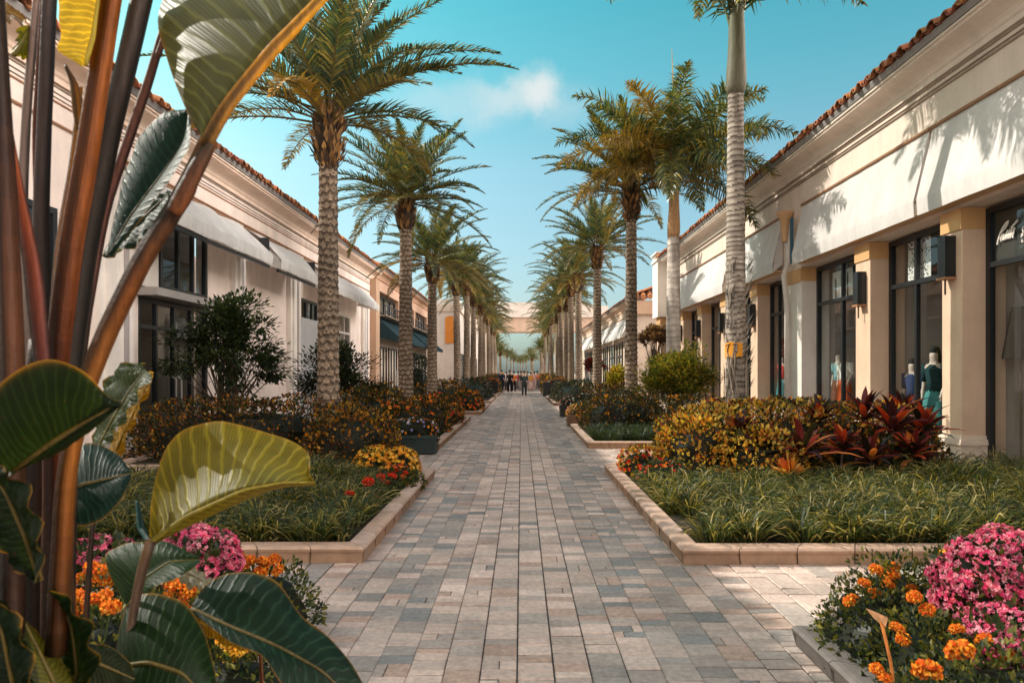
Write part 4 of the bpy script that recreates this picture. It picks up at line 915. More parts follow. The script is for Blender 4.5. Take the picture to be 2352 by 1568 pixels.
shrub('croton_shrub', 3.4, 9.75, .55, .5, .82, 2800, .075, CROT_Y, 'low yellow croton in front of the golden hedge', 'shrub', [.4, .14, .2, .16, .06, .04], GH)
shrub('croton_shrub', 5.3, 10.1, .8, .6, .72, 3400, .085, CROT_D, 'dark maroon leaved croton under the right end cordylines', 'shrub', [.3, .24, .1, .2, .04, .12], GH)
shrub('croton_shrub', 2.7, 18.6, 1.1, .75, 1.05, 4200, .085, CROT_D, 'dark croton bank behind the bed of low dark grass on the right', 'shrub', [.34, .28, .06, .14, .03, .15], GH)
shrub('croton_shrub', 4.6, 17.2, 1.2, 1.0, 1.0, 4200, .085, CROT_D, 'maroon speckled croton bank in front of the yellow green bush', 'shrub', wD, GH)
shrub('flowering_shrub', 2.2, 24.2, .4, 1.0, .85, 1800, .09, DARKG, 'dark bush with white flowers behind the yellow flower box', 'shrub', None, None, flowers=(60, .05, [(.75, .72, .66), (.7, .3, .3)]))
shrub('croton_shrub', 3.6, 26.5, 1.4, 2.4, 1.15, 3200, .11, CROT_D, 'dark croton bank between the first and second right date palms', 'shrub', wD, GH)
shrub('box_hedge', 3.0, 38, 1.3, 3.4, 1.15, 1800, .15, DARKG + CROT_D[:2], 'dark low hedge beyond the second right date palm', 'hedge')
shrub('box_hedge', 3.0, 54, 1.3, 5, 1.2, 1500, .2, CROT_D, 'dark hedge on the right beside the walking people', 'hedge', wD)
shrub('box_hedge', 3.2, 82, 1.4, 14, 1.3, 1500, .3, CROT_D, 'last hedge on the right before the gateway', 'hedge', wD)

def bush_tree(x, y, zc, s, h_stem, n, ln, pal, label, wr=.25, clusters=26, trunkr=.025, name='bushy_tree', w=None, droop=0.0, cr=(.22, .38)):
    """loose many-stemmed shrub: separate twig clusters with gaps between"""
    t = thing(name, (x, y, 0), label, 'shrub'); m = MB(); st = MB()
    for k in range(clusters):
        d = unit(1)[0]; d[2] = abs(d[2]) * 1.1 - (.35 if cr[0] > .2 else .55); c = np.array([x, y, zc]) + d * s * R.uniform(.35, .95 if cr[0] > .2 else 1.12)
        r = R.uniform(*cr) * s.mean(); nn = n // clusters
        q = unit(nn); P = c + q * r * R.uniform(.2, 1.1, (nn, 1)) * np.array([1.2, 1.2, .8])
        D = q + (c - np.array([x, y, zc - .5 * s[2]])) / s.mean() * .9 + np.array([0, 0, .15 - droop]) + R.normal(0, .3, (nn, 3))
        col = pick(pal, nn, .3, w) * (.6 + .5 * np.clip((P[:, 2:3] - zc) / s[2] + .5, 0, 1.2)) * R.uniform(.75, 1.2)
        m.leaves(P, D, q * .5 + np.array([0, 0, .8]), ln * R.uniform(.6, 1.2, nn), ln * wr, col)
        b = np.array([x + R.normal(0, .12), y + R.normal(0, .12), .05]); mid = (b + c) / 2 + np.array([0, 0, .15 * h_stem]) - np.array([c[0] - x, c[1] - y, 0]) * .2
        st.tube(resample([b, mid, c], 8), lerp(trunkr, .006, np.linspace(0, 1, 8)), 5, (.10, .07, .045))
    m.build('foliage', M_leaf, t); st.build('stems', M_bark, t); return t
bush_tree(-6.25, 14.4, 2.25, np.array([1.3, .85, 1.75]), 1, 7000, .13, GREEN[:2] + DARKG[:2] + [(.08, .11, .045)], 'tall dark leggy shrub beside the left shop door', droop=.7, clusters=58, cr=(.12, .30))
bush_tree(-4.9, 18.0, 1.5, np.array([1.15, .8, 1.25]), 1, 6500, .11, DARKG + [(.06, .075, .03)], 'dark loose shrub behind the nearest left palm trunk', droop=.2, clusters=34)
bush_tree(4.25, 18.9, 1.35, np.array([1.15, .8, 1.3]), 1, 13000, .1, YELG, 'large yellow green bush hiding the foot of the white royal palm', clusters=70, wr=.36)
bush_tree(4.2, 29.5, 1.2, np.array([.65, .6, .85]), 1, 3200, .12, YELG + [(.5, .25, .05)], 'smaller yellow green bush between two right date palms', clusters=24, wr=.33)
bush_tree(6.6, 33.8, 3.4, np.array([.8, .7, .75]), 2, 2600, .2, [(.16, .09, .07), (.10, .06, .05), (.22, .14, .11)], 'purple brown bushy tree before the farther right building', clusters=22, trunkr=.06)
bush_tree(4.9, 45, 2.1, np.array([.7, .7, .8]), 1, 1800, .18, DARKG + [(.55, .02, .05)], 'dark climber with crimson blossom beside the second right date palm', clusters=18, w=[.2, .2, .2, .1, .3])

# grass beds: countless blades
GP = [(.045, .07, .022), (.11, .12, .035), (.22, .19, .055), (.03, .055, .02), (.4, .33, .13), (.02, .036, .016), (.07, .10, .03)]
def grass(name, label, args_list, pal=GP):
    m = MB()
    for a in args_list: grass_patch(m, *a[0], pal=a[2] if len(a) > 2 else pal, **a[1])
    o = m.build(name, M_leaf); return tag(o, label, 'grass', None, 'stuff')
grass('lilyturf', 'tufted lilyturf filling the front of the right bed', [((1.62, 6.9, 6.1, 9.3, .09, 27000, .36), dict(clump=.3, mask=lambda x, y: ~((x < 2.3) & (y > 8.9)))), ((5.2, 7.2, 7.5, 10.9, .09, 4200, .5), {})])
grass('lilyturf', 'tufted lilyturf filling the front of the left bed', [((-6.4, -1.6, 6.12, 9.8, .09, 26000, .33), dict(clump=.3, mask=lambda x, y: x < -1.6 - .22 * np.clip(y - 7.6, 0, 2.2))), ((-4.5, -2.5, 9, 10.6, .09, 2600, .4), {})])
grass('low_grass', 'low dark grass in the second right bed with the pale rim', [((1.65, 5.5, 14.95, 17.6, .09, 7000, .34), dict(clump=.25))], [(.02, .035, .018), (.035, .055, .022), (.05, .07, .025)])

# ---- counted flowers: shared bloom shapes, every bloom its own part
def proto_mesh(mb, name, material):
    o = mb.build(name, material); me = o.data; bpy.data.objects.remove(o); return me
BL_OR = [proto_mesh(pompom(1.0, 150, ORG + [(.9, .42, .04)], s_), 'bloom', M_petal) for s_ in (1, 2)]
BL_YE = [proto_mesh(pompom(1.0, 130, YEL, s_), 'bloom', M_petal) for s_ in (3, 4)]
BL_RD = [proto_mesh(pompom(1.0, 110, RED, s_, flat=.5), 'bloom', M_petal) for s_ in (5, 6)]
BL_WH = [proto_mesh(pompom(1.0, 60, [(.8, .74, .7), (.7, .6, .6)], s_), 'bloom', M_petal) for s_ in (7,)]
def bloom(parent, me, pos, r):
    o = link('bloom', me, parent); o.location = np.array(pos) - root_loc(parent); o.scale = (r, r, r); o.rotation_euler = (R.uniform(-.5, .5), R.uniform(-.5, .5), R.uniform(0, 6))
    return o
def flower_plant(name, x, y, s, h, n, ln, label, blooms, group=None, pal=GREEN + [(.16, .18, .035), (.24, .22, .04)], zb=.1, cat='flower', size=.042):
    n, ln = int(n * 1.5), ln * .78
    t = thing(name, (x, y, 0), label, cat, group); m = MB()
    blob(m, (x, y, zb), (s, s, h - zb), n, ln, pal, None, power=2.4, amp=.22, wr=.26, freq=6, core=(.015, .02, .01), fill=.5)
    st = MB()
    for me, P in blooms:
        P = np.array(P); q = np.array([x, y, zb + .05]); st.tube(resample([q, (q + P) / 2 + [0, 0, .04], P], 6), .005, 5, (.06, .09, .03))
    m.build('foliage', M_leaf, t)
    if blooms: st.build('stems', M_stalk, t)
    for me, P in blooms: bloom(t, me, P, size * R.uniform(.85, 1.15))
    return t
# foreground right bed
def fb(L, Y, me): return [(me[i % len(me)], at(px, py, Y + R.uniform(-.05, .05))) for i, (px, py) in enumerate(L)]
GM = 'marigold plants of the foreground beds'
flower_plant('marigold_plant', 2.0, 3.82, .30, .47, 1500, .05, 'leftmost marigold plant of the right foreground bed, by the kerb corner', fb([(1955, 1380), (1985, 1338), (2008, 1362)], 3.75, BL_OR), GM)
flower_plant('marigold_plant', 2.2, 3.95, .30, .60, 1500, .05, 'tallest marigold plant at the back of the right foreground bed', fb([(2012, 1308), (2052, 1302), (2050, 1322), (2095, 1352), (2040, 1345)], 3.85, BL_OR), GM)
flower_plant('marigold_plant', 2.55, 4.0, .28, .60, 1200, .05, 'yellow marigold plant behind the pink chrysanthemum', fb([(2172, 1272), (2190, 1290), (2165, 1300), (2230, 1255)], 3.75, BL_YE), GM)
flower_plant('marigold_plant', 2.05, 3.35, .30, .46, 1500, .05, 'marigold plant in the middle of the right foreground bed under the dry leaf', fb([(2060, 1442), (2130, 1400), (2075, 1468), (2100, 1370)], 3.2, BL_OR), GM, size=.04)
flower_plant('marigold_plant', 2.0, 2.85, .32, .5, 1700, .05, 'marigold plant with the largest round orange bloom, bottom right', fb([(2205, 1495), (2130, 1540)], 2.62, BL_OR) , GM, size=.056)
flower_plant('marigold_plant', 2.45, 3.25, .36, .52, 1700, .05, 'marigold plant under the pink chrysanthemum with a flat orange bloom', fb([(2198, 1445), (2260, 1470), (2320, 1510)], 2.95, BL_OR), GM, size=.036)
flower_plant('marigold_plant', 1.75, 2.95, .20, .34, 800, .045, 'low marigold plant at the bottom edge inside the shade-coloured kerb', fb([(2013, 1535), (2030, 1555)], 2.85, BL_OR), GM, size=.032)
flower_plant('white_flower', 1.87, 3.95, .15, .36, 500, .04, 'small white flowers at the kerb corner of the right foreground bed', fb([(1925, 1398), (1915, 1412), (1932, 1425), (1910, 1395)], 3.85, BL_WH), size=.02)
def mum(x, y, s, z, h, label, n=2600, fr=.018, pal=PINKF):
    t = thing('chrysanthemum', (x, y, 0), label, 'flower', 'pink chrysanthemums'); m = MB(); blob(m, (x, y, z), (s, s, h * .85), 900, .06, GREEN, power=2.2, amp=.15, core=(.02, .025, .012)); m.build('foliage', M_leaf, t)
    f = MB(); d = unit(n * 2); d = d[d[:, 2] > -.35][:n]; sd_ = R.uniform(0, 9); rr = 1 + .16 * wob(d, 3.5, sd_) + R.uniform(-.05, .03, len(d))
    P = np.array([x, y, z]) + d * np.array([s, s, h]) * rr[:, None]
    k = wob(d, 5, sd_ + 3) > -.62; P, d = P[k], d[k]
    c = pick(pal, len(P), .15) * (.8 + .3 * wob(d, 4, sd_ + 5))[:, None]
    for q in range(7):
        a = q * .9; e = d + unit(len(d)) * .5; t1 = np.cross(e, [.31, .2, .9]); t1 /= np.linalg.norm(t1, axis=1)[:, None]; t2 = np.cross(e, t1)
        f.leaves(P, t1 * math.cos(a) + t2 * math.sin(a) + e * R.uniform(.2, .9), e, fr * R.uniform(.7, 1.1, len(P)), fr * .33, c * R.uniform(.85, 1.15, (len(P), 1)))
    o = f.build('flower_mass', M_petal, t); o['kind'] = 'stuff'; return t
mum(2.5, 3.5, .33, .52, .30, 'big pink chrysanthemum dome in the right foreground bed', 3600, .019)
mum(2.3, 3.15, .26, .36, .2, 'lower pink chrysanthemum spilling below the big dome', 1900, .018)
c0 = thing('dry_leaf', (2.0, 2.9, .1), 'folded tan dry leaf on an orange stalk in the right foreground bed', 'leaf')
m = MB(); m.tube(resample(pts([(2055, 1640), (2050, 1540), (2035, 1470), (2022, 1420)], 2.9), 10), .007, 6, (.55, .2, .05)); m.build('stalk', M_stalk, c0)
m = MB(); m.add(pts([(1988, 1395, 2.95), (2012, 1405, 2.85), (2040, 1418, 2.88), (2034, 1440, 2.9), (2008, 1420, 2.95)], 2.9), [(0, 1, 2, 3, 4)], (.62, .36, .2)); m.build('leaf', M_stalk, c0)
# foreground left bed
mum(-1.95, 4.05, .26, .52, .2, 'pink chrysanthemum behind the big yellow green leaf', 1900, .02)
mum(-2.5, 4.05, .22, .5, .17, 'pink chrysanthemum at the left beside the banana stem', 1400, .02)
for i, (L_, Y, lab, b, zt) in enumerate([
    ([(470, 1275), (500, 1282), (455, 1300), (485, 1305), (520, 1300)], 4.0, 'orange marigold plant just under the left pink chrysanthemum', BL_OR, .42),
    ([(545, 1275), (575, 1285), (605, 1290), (630, 1285), (560, 1300), (600, 1312), (640, 1310)], 4.2, 'orange marigold plant at the right end of the left foreground bed', BL_OR, .48),
    ([(210, 1300), (235, 1310), (190, 1325), (225, 1335), (255, 1330)], 3.6, 'orange marigold plant left of the upright canna leaf', BL_OR, .5),
    ([(175, 1370), (205, 1375), (240, 1370), (165, 1400), (255, 1395)], 3.2, 'orange marigold plant beside the thick banana stem', BL_OR, .48),
    ([(365, 1335), (400, 1345), (380, 1375), (420, 1390), (430, 1360)], 3.4, 'deep orange marigold plant behind the dark leaves, middle of the left bed', BL_OR, .45),
    ([(515, 1475), (545, 1490), (530, 1505), (570, 1480)], 3.1, 'marigold plant under the small yellow leaf', BL_YE, .38),
    ([(335, 1545), (350, 1560)], 2.9, 'marigold plant at the bottom between the dark leaves', BL_OR, .36)]):
    c = np.mean([at(px, py, Y) for px, py in L_], axis=0)
    flower_plant('marigold_plant', c[0], Y + .05, .28 if i != 1 else .36, max(.3, c[2] - .02), 1300, .05, lab, fb(L_, Y, b), GM, size=.046)
# red zinnias and yellow lantana along the left bed's kerb
GZ = 'red zinnia plants along the kerb of the left bed'
for i, (L_, Y, lab) in enumerate([([(810, 1140), (788, 1172)], 7.6, 'red zinnia plant in the grass, nearest of the left bed'), ([(868, 1147), (850, 1112)], 8.2, 'red zinnia plant with the largest red bloom by the left kerb'),
                                  ([(888, 1113), (905, 1098), (880, 1100)], 8.9, 'red zinnia plant with two wide blooms near the yellow flowers'), ([(915, 1085), (935, 1090), (925, 1105)], 9.4, 'orange red zinnia plant touching the left kerb'), ([(720, 1178), (648, 1165), (745, 1200)], 7.8, 'sparse red zinnia plant deep in the left grass')]):
    c = np.mean([at(px, py, Y) for px, py in L_], axis=0)
    flower_plant('zinnia_plant', c[0], Y + .05, .3, max(.28, c[2] + .02), 900, .06, lab, [(me, P + [0, -.12, .05]) for me, P in fb(L_, Y, BL_RD)], GZ, size=.068 if i < 3 else .045)
GY = 'yellow lantana clumps at the end of the left bed'
for x, y, lab in ((-1.8, 10.25, 'yellow lantana clump at the kerb corner of the left bed'), (-2.2, 10.4, 'yellow lantana clump in the middle of the far edge of the left bed'), (-2.2, 10.0, 'smaller lantana clump just in front of the other yellow ones')):
    shrub('lantana', x, y, .27, .3, .5, 1000, .05, GREEN + YELG[:2], lab, 'flower', None, GY, flowers=(260, .04, YEL + ORG[1:2]), power=2.6)
shrub('lantana', -1.72, 9.4, .2, .5, .36, 700, .05, GREEN, 'green edging plant with orange flowers along the left kerb', 'flower', None, None, flowers=(46, .05, RED + ORG), power=2.6)
GRR = 'red and yellow flower clumps at the corner of the right bed'
shrub('lantana', 1.85, 10.6, .34, .45, .5, 1200, .055, GREEN + CROT_Y[:2], 'red and yellow flower clump at the left corner of the right bed', 'flower', None, GRR, flowers=(110, .04, RED + YEL[:1]), power=2.6)
shrub('lantana', 1.95, 9.3, .3, .7, .42, 1400, .055, DARKG + GREEN, 'dark green clump with red flowers along the right kerb', 'flower', None, GRR, flowers=(60, .042, RED + ORG[:1]), power=2.6)
for i, (px, py, Y, b) in enumerate([(1462, 1052, 10.3, BL_RD), (1480, 1048, 10.3, BL_RD), (1497, 1072, 10, BL_RD), (1545, 1082, 9.8, BL_RD), (1475, 1078, 9.8, BL_RD), (1505, 1085, 9.7, BL_RD)]):
    P = at(px, py, Y); flower_plant('zinnia_plant', P[0], Y + .05, .14, max(.25, P[2]), 220, .05, ['red zinnia beside the right bed corner, leftmost of six', 'red zinnia beside the right bed corner, second from the left', 'red zinnia low in front of the golden croton bush', 'red zinnia farthest right, under the golden croton bush', 'red zinnia low by the right kerb', 'red zinnia just right of the low one by the right kerb'][i], [(b[i % 2], P)], 'red zinnias of the right bed', size=.05)

# planter boxes
def planter(x0, x1, y0, y1, h, col, label, fl, flabel, fpal, lpal, n=900):
    t = thing('planter_box', ((x0 + x1) / 2, (y0 + y1) / 2, 0), label, 'planter'); m = MB()
    m.box(x0, x1, y0, y1, .02, h, col); m.box(x0 - .02, x1 + .02, y0 - .02, y1 + .02, h - .05, h + .012, np.array(col) * 1.2); m.build('box', M_box, t)
    s = MB(); s.quad((x0 + .03, y0 + .03, h + .016), (x1 - .03, y0 + .03, h + .016), (x1 - .03, y1 - .03, h + .016), (x0 + .03, y1 - .03, h + .016), (.04, .03, .02)); s.build('soil', M_soil, t)
    shrub('box_flowers', (x0 + x1) / 2, (y0 + y1) / 2, (x1 - x0) / 2, (y1 - y0) / 2, h + .32, n, .06, lpal, flabel, 'flower', z0=h, flowers=(fl, .04, fpal), power=3)
planter(-2.6, -1.72, 13.65, 14.15, .38, (.02, .035, .032), 'dark green rectangular planter box beside the left kerb', 70, 'orange and violet flowers in the dark green planter box', ORG + [(.35, .3, .6), (.7, .65, .7)], GREEN)
planter(1.42, 2.6, 20.75, 21.4, .34, (.17, .09, .045), 'brown wooden planter box on the right of the walk', 260, 'yellow and pink flowers in the brown planter box', YEL + [(.8, .4, .35)], GREEN)
planter(1.45, 2.3, 25.2, 25.9, .42, (.03, .03, .028), 'dark round edged planter farther along on the right', 60, 'pale flowers in the dark planter on the right', [(.75, .7, .62), (.8, .4, .3)], DARKG, 600)
for i, (x0, x1, y, lab) in enumerate([(-3.3, -2.3, 45.6, 'black planter box left of the walking people, nearer one'), (-2.5, -1.7, 50, 'black planter box left of the walking people, farther one'), (1.5, 3.4, 46.5, 'long black planter box right of the walking people')]):
    planter(x0, x1, y, y + .8, .95, (.012, .013, .015), lab, 60, 'orange flowers topping the ' + lab.split(',')[0] + (', ' + lab.split(', ')[1] if ',' in lab else ''), ORG + RED, CROT_D, 400)

# cordylines: rosettes of red and near-black strap leaves
def cordy_mesh(seed, n=26, Lm=.5, stem=.35):
    R.seed(seed); m = MB(); base = np.array([0, 0, stem])
    for k in range(n):
        u = k / n; az = k * 2.4 + R.uniform(-.3, .3); el = lerp(1.4, .1, u) + R.uniform(-.15, .15); L_ = Lm * R.uniform(.75, 1.1) * (.7 + .3 * u + .1); t = np.linspace(0, 1, 6)
        e = el - R.uniform(.7, 1.3) * t ** 1.6; d = np.stack([np.cos(e) * math.cos(az), np.cos(e) * math.sin(az), np.sin(e)], 1)
        P = base + np.array([0, 0, .1 * (1 - u)]) + np.concatenate([[np.zeros(3)], np.cumsum(d[:-1] * L_ / 5, axis=0)]); S = np.array([-math.sin(az), math.cos(az), 0.]); U = np.cross(d, S) * -1
        w = .042 * np.array([.35, .8, 1.1, 1, .65, .06]); A = P + S * w[:, None] + U * (w * .35)[:, None]; B = P - S * w[:, None] + U * (w * .35)[:, None]
        c = np.array([(.5, .06, .025), (.05, .014, .018), (.025, .02, .014), (.7, .22, .06), (.18, .025, .025)][R.choice(5, p=[.18, .26, .24, .13, .19])]) * R.uniform(.7, 1.2)
        V = np.concatenate([A, P, B]); f = [(i, i + 1, 6 + i + 1, 6 + i) for i in range(5)] + [(6 + i, 6 + i + 1, 12 + i + 1, 12 + i) for i in range(5)]; m.add(V, f, c)
    s = MB(); s.tube([(0, 0, 0), (.01, .01, stem * .5), (0, 0, stem + .06)], [.018, .016, .014], 6, (.12, .08, .06))
    return proto_mesh(m, 'leaf_rosette', M_leaf), proto_mesh(s, 'stem', M_stalk)
CM = [cordy_mesh(31), cordy_mesh(32, 30, .44, .3), cordy_mesh(33, 22, .55, .4)]
cl = ['leftmost red cordyline, before the golden croton hedge', 'second cordyline from the left, dark with red centre', 'red cordyline low in front, left of centre', 'cordyline rising in the middle of the hedge top', 'dark cordyline in the front middle', 'orange red cordyline on the hedge top right of centre', 'large red cordyline toward the right end, before the window', 'rightmost red cordyline beside the pillar foot', 'low dark cordyline at the right front', 'small dark cordyline behind the rightmost one', 'dark red cordyline in front of the right window']
for i, (px, py, Y, s_) in enumerate([(1700, 1000, 9.9, 1.0), (1752, 1035, 9.7, 1.1), (1842, 1045, 9.55, 1.25), (1880, 965, 10.6, 1.0), (1935, 1030, 9.6, 1.05), (1985, 960, 10.5, 1.1), (2050, 985, 10.1, 1.3), (2120, 990, 10.2, 1.25), (2000, 1055, 9.5, 1.0), (2075, 950, 10.9, 1.1), (2095, 1045, 9.6, 1.1)]):
    P = at(px, py, Y); a, b = CM[i % 3]; st = [.35, .3, .4][i % 3] * s_
    t = thing('cordyline', (P[0], P[1], P[2] - st - .05), cl[i], 'plant', 'red cordylines of the right bed'); t.scale = (s_, s_, s_); t.rotation_euler = (0, 0, R.uniform(0, 6)); link('leaf_rosette', a, t); link('stem', b, t)
t = thing('bromeliad', (3.55, 9.0, .1), 'small orange bromeliad at the edge of the right grass', 'plant'); m = MB(); n = 40; d = unit(n); d[:, 2] = np.abs(d[:, 2]) + .3
m.leaves(np.tile([3.55, 9.0, .3], (n, 1)) + d * .05, d, np.cross(d, unit(n)), R.uniform(.12, .26, n), .028, pick([(.75, .28, .04), (.6, .14, .03), (.8, .45, .1)], n)); m.build('leaf_rosette', M_leaf, t); s_ = MB(); s_.tube([(3.55, 9, .1), (3.55, 9, .34)], .014, 6, (.3, .12, .04)); s_.build('stem', M_stalk, t)
# ------------------------------------------------------------------ foreground broad-leaved plants
BD, BG, BY, BT, BO = (.028, .042, .022), (.09, .10, .022), (.30, .24, .02), (.012, .045, .04), (.05, .055, .035)
bp = thing('banana_plant', at(95, 2300, 1.75), 'tall banana plant with brown and orange stalks filling the left edge', 'plant')
def stalk(parent, L_, Y, r, col, name='leaf_stalk', n=24, flat=1, dark=True):
    r = [q_ * .9 for q_ in r]; q = resample(pts(L_, Y), n); rr = np.interp(np.linspace(0, 1, n), np.linspace(0, 1, len(r)), r) * np.mean([p[2] if len(p) > 2 else Y for p in L_]) / F
    m = MB(); c = np.array(col); 
    if c.ndim == 2: c = np.stack([np.interp(np.linspace(0, 1, n), np.linspace(0, 1, len(c)), c[:, k]) for k in range(3)], 1)
    c = c * np.array([.5, .38, .34]) if dark else c
    m.tube(q, rr, 24, c, flat=flat)
    a = np.linspace(0, 2 * np.pi, 24, endpoint=False); ph = R.uniform(0, 6); V = m.V[0].reshape(n, 24, 3)
    md = 1 + .07 * np.cos(3 * a + ph)[None, :] + .035 * np.sin(7 * a + ph * 2)[None, :] + .05 * np.sin(np.linspace(0, 9, n) + ph)[:, None] + .02 * np.sin(np.linspace(0, 40, n))[:, None] * np.cos(a)[None, :]
    m.V[0] = (q[:, None] + (V - q[:, None]) * md[:, :, None]).reshape(-1, 3)
    t_ = (.65 + .5 * np.clip(np.sin(2 * a + ph) + .4 * np.sin(5 * a), -.8, 1))[None, :, None]
    f0, c0_ = m.F[0]; m.F[0] = (f0, (c0_.reshape(n - 1, 24, 3) * t_).reshape(-1, 3)); return m.build(name, M_stalk, parent, True)
DK, OR_, PKB, GRY, WHT = (.02, .017, .014), (.20, .055, .008), (.30, .15, .12), (.055, .053, .045), (.46, .44, .41)
stalk(bp, [(88, 2300), (80, 1568), (82, 1200), (95, 900), (98, 780)], 1.8, [78, 66, 60, 50, 30], [(.05, .035, .025), (.06, .04, .025), (.09, .05, .03), (.12, .07, .045)], 'pseudostem')
stalk(bp, [(150, 1650), (135, 1300), (150, 1050), (165, 880)], 1.72, [34, 34, 30, 22], [(.10, .06, .03), (.16, .09, .04), (.20, .11, .05)], 'pseudostem')
stalk(bp, [(20, 1700), (28, 1300), (30, 900), (12, 400), (-20, -200)], 1.55, [34, 30, 26, 22, 18], [(.03, .025, .02), (.09, .05, .03), (.2, .09, .04), (.05, .035, .03), (.04, .035, .03)])
stalk(bp, [(92, 1250), (62, 800), (50, 480), (60, 250), (84, 0), (104, -160)], 1.95, [12, 13, 12, 11, 10, 9], [GRY, WHT, WHT, (.5, .44, .4), (.42, .36, .32)])
stalk(bp, [(110, 1450), (100, 860), (92, 500), (104, 200), (118, -120)], 1.86, [22, 22, 20, 17, 15], [DK, (.06, .05, .05), (.1, .09, .085), (.12, .1, .1), (.07, .06, .06)])
stalk(bp, [(118, 820), (90, 560), (82, 300), (98, 40), (110, -120)], 1.9, [7, 8, 9, 8, 8], (.22, .08, .05))
stalk(bp, [(130, 1500), (128, 860), (158, 600), (205, 330), (238, 110), (280, -140)], 1.68, [34, 30, 28, 26, 25, 24], [(.14, .07, .03), OR_, OR_, (.42, .15, .03), (.50, .18, .025), (.30, .11, .02)])  # orange stops put the sun's glow into the stalk colour
stalk(bp, [(140, 1500), (152, 900), (190, 600), (250, 310), (315, 40), (352, -130)], 1.8, [30, 27, 25, 25, 25, 24], [DK, (.07, .065, .05), GRY, GRY, (.12, .11, .1), (.09, .08, .07)])
stalk(bp, [(160, 1000), (200, 700), (240, 480), (288, 340), (345, 175), (380, 50)], 1.92, [13, 13, 12, 12, 12, 9], [(.12, .08, .06), (.2, .16, .12), PKB, PKB, (.36, .2, .16), (.3, .18, .14)])
stalk(bp, [(362, 130), (385, 60), (408, 20), (425, -15)], 1.9, [8, 6, 5, 3], (.4, .24, .2), 'dry_tip')
stalk(bp, [(130, 1500), (150, 1100), (190, 900), (258, 735), (338, 575), (415, 460), (482, 318)], 1.6, [26, 25, 22, 23, 24, 25, 22], [(.10, .05, .015), (.24, .09, .012), (.42, .18, .025), (.40, .18, .035), (.26, .10, .022), (.10, .06, .03), (.55, .22, .015)])  # bright orange run paints a sun highlight along this stalk
stalk(bp, [(400, 490), (428, 440), (450, 390), (485, 330)], 1.57, [18, 22, 18, 10], [(.3, .12, .04), (.2, .09, .04), (.1, .08, .05)], 'leaf_sheath')
stalk(bp, [(105, 900), (75, 620), (40, 420), (22, 300)], 1.62, [20, 24, 18, 8], [(.2, .07, .06), (.26, .08, .05), (.4, .1, .03), (.42, .12, .02)], 'leaf_sheath', flat=.5)
stalk(bp, [(115, 880), (140, 560), (168, 380), (185, 200)], 1.75, [14, 15, 12, 6], [(.3, .1, .03), (.5, .2, .03), (.55, .25, .03), (.6, .34, .03)], 'leaf_sheath', flat=.6)
stalk(bp, [(182, 300), (176, 230), (170, 190), (150, 150)], 1.72, [7, 12, 9, 4], [(.6, .33, .03), (.5, .28, .04), (.2, .12, .06)], 'dry_tip')
# great upper leaf, folded on its orange midrib
broad_leaf('leaf', bp, pts([(478, 325, 1.58), (520, 245, 1.58), (620, 122, 1.62), (737, 0, 1.66), (850, -130, 1.7)], 1.6), pts([(470, 322, 1.58), (440, 285, 1.62), (405, 200, 1.7), (372, 100, 1.78), (355, 50, 1.82), (390, -40, 1.9), (600, -190, 1.95), (840, -140, 1.72)], 1.7),
           pts([(482, 325, 1.58), (520, 262, 1.72), (600, 150, 1.85), (715, 10, 1.9), (845, -125, 1.74)], 1.7), (.10, .105, .03), n=40, m=9, bulge=.05, wave=.003, seed=1)
stalk(bp, [(470, 335, 1.575), (520, 245, 1.565), (620, 122, 1.6), (737, 0, 1.645), (850, -130, 1.69)], 1.6, [17, 15, 14, 13, 10], [(.25, .12, .03), (.62, .26, .015), (.72, .33, .015), (.68, .28, .015)], 'midrib', dark=False)
broad_leaf('leaf', bp, pts([(196, 152, 1.62), (215, 90, 1.62), (228, 0, 1.62), (240, -120, 1.62)], 1.6), pts([(190, 155), (150, 130), (128, 112), (142, 70), (132, 20), (138, -120)], 1.58), pts([(200, 155, 1.66), (226, 100, 1.72), (240, 20, 1.75), (246, -120, 1.75)], 1.7), BY, n=26, m=6, bulge=.05, wave=.003, seed=2)
broad_leaf('leaf', bp, pts([(252, 590, 1.95), (300, 500, 1.98), (375, 400, 2.0), (425, 330, 2.02), (437, 262, 2.05)], 2.0), pts([(250, 590, 2.0), (262, 500, 2.02), (285, 400, 2.04), (320, 310, 2.06), (370, 258, 2.06), (437, 250, 2.06)], 2.0), pts([(256, 592, 1.95), (325, 500, 1.92), (392, 412, 1.9), (436, 340, 1.92), (440, 262, 2.03)], 2.0), (.005, .03, .026), n=30, m=7, bulge=.08, wave=.0015, seed=3)
broad_leaf('leaf', bp, pts([(240, 590, 2.1), (300, 530, 2.1), (390, 445, 2.12)], 2.1), pts([(240, 590), (275, 515), (330, 455), (392, 440)], 2.14), pts([(244, 592), (320, 560), (380, 500), (394, 450)], 2.06), (.02, .045, .035), n=18, m=5, seed=4)
broad_leaf('leaf', bp, pts([(30, 1078, 1.5), (120, 1015, 1.47), (200, 965, 1.46), (278, 921, 1.48)], 1.47), pts([(-30, 1060, 1.45), (-20, 900, 1.4), (50, 838, 1.38), (120, 824, 1.37), (184, 838, 1.38), (222, 885, 1.42), (250, 915, 1.45), (278, 919, 1.48)], 1.42), pts([(20, 1085, 1.52), (70, 1062, 1.53), (130, 1042, 1.53), (195, 1000, 1.53), (250, 955, 1.5), (278, 923, 1.48)], 1.5), (.006, .015, .005), n=30, m=8, bulge=.1, wave=.004, seed=5)  # near-black colour paints in the shadow lying on this blade
broad_leaf('leaf', bp, pts([(-60, 30, 2.0), (10, 25, 2.0), (60, 50, 2.05)], 2), pts([(-60, 10), (10, 5), (62, 45)], 2.05), pts([(-60, 60), (0, 45), (58, 55)], 1.95), (.2, .12, .03), n=14, m=4, seed=6)
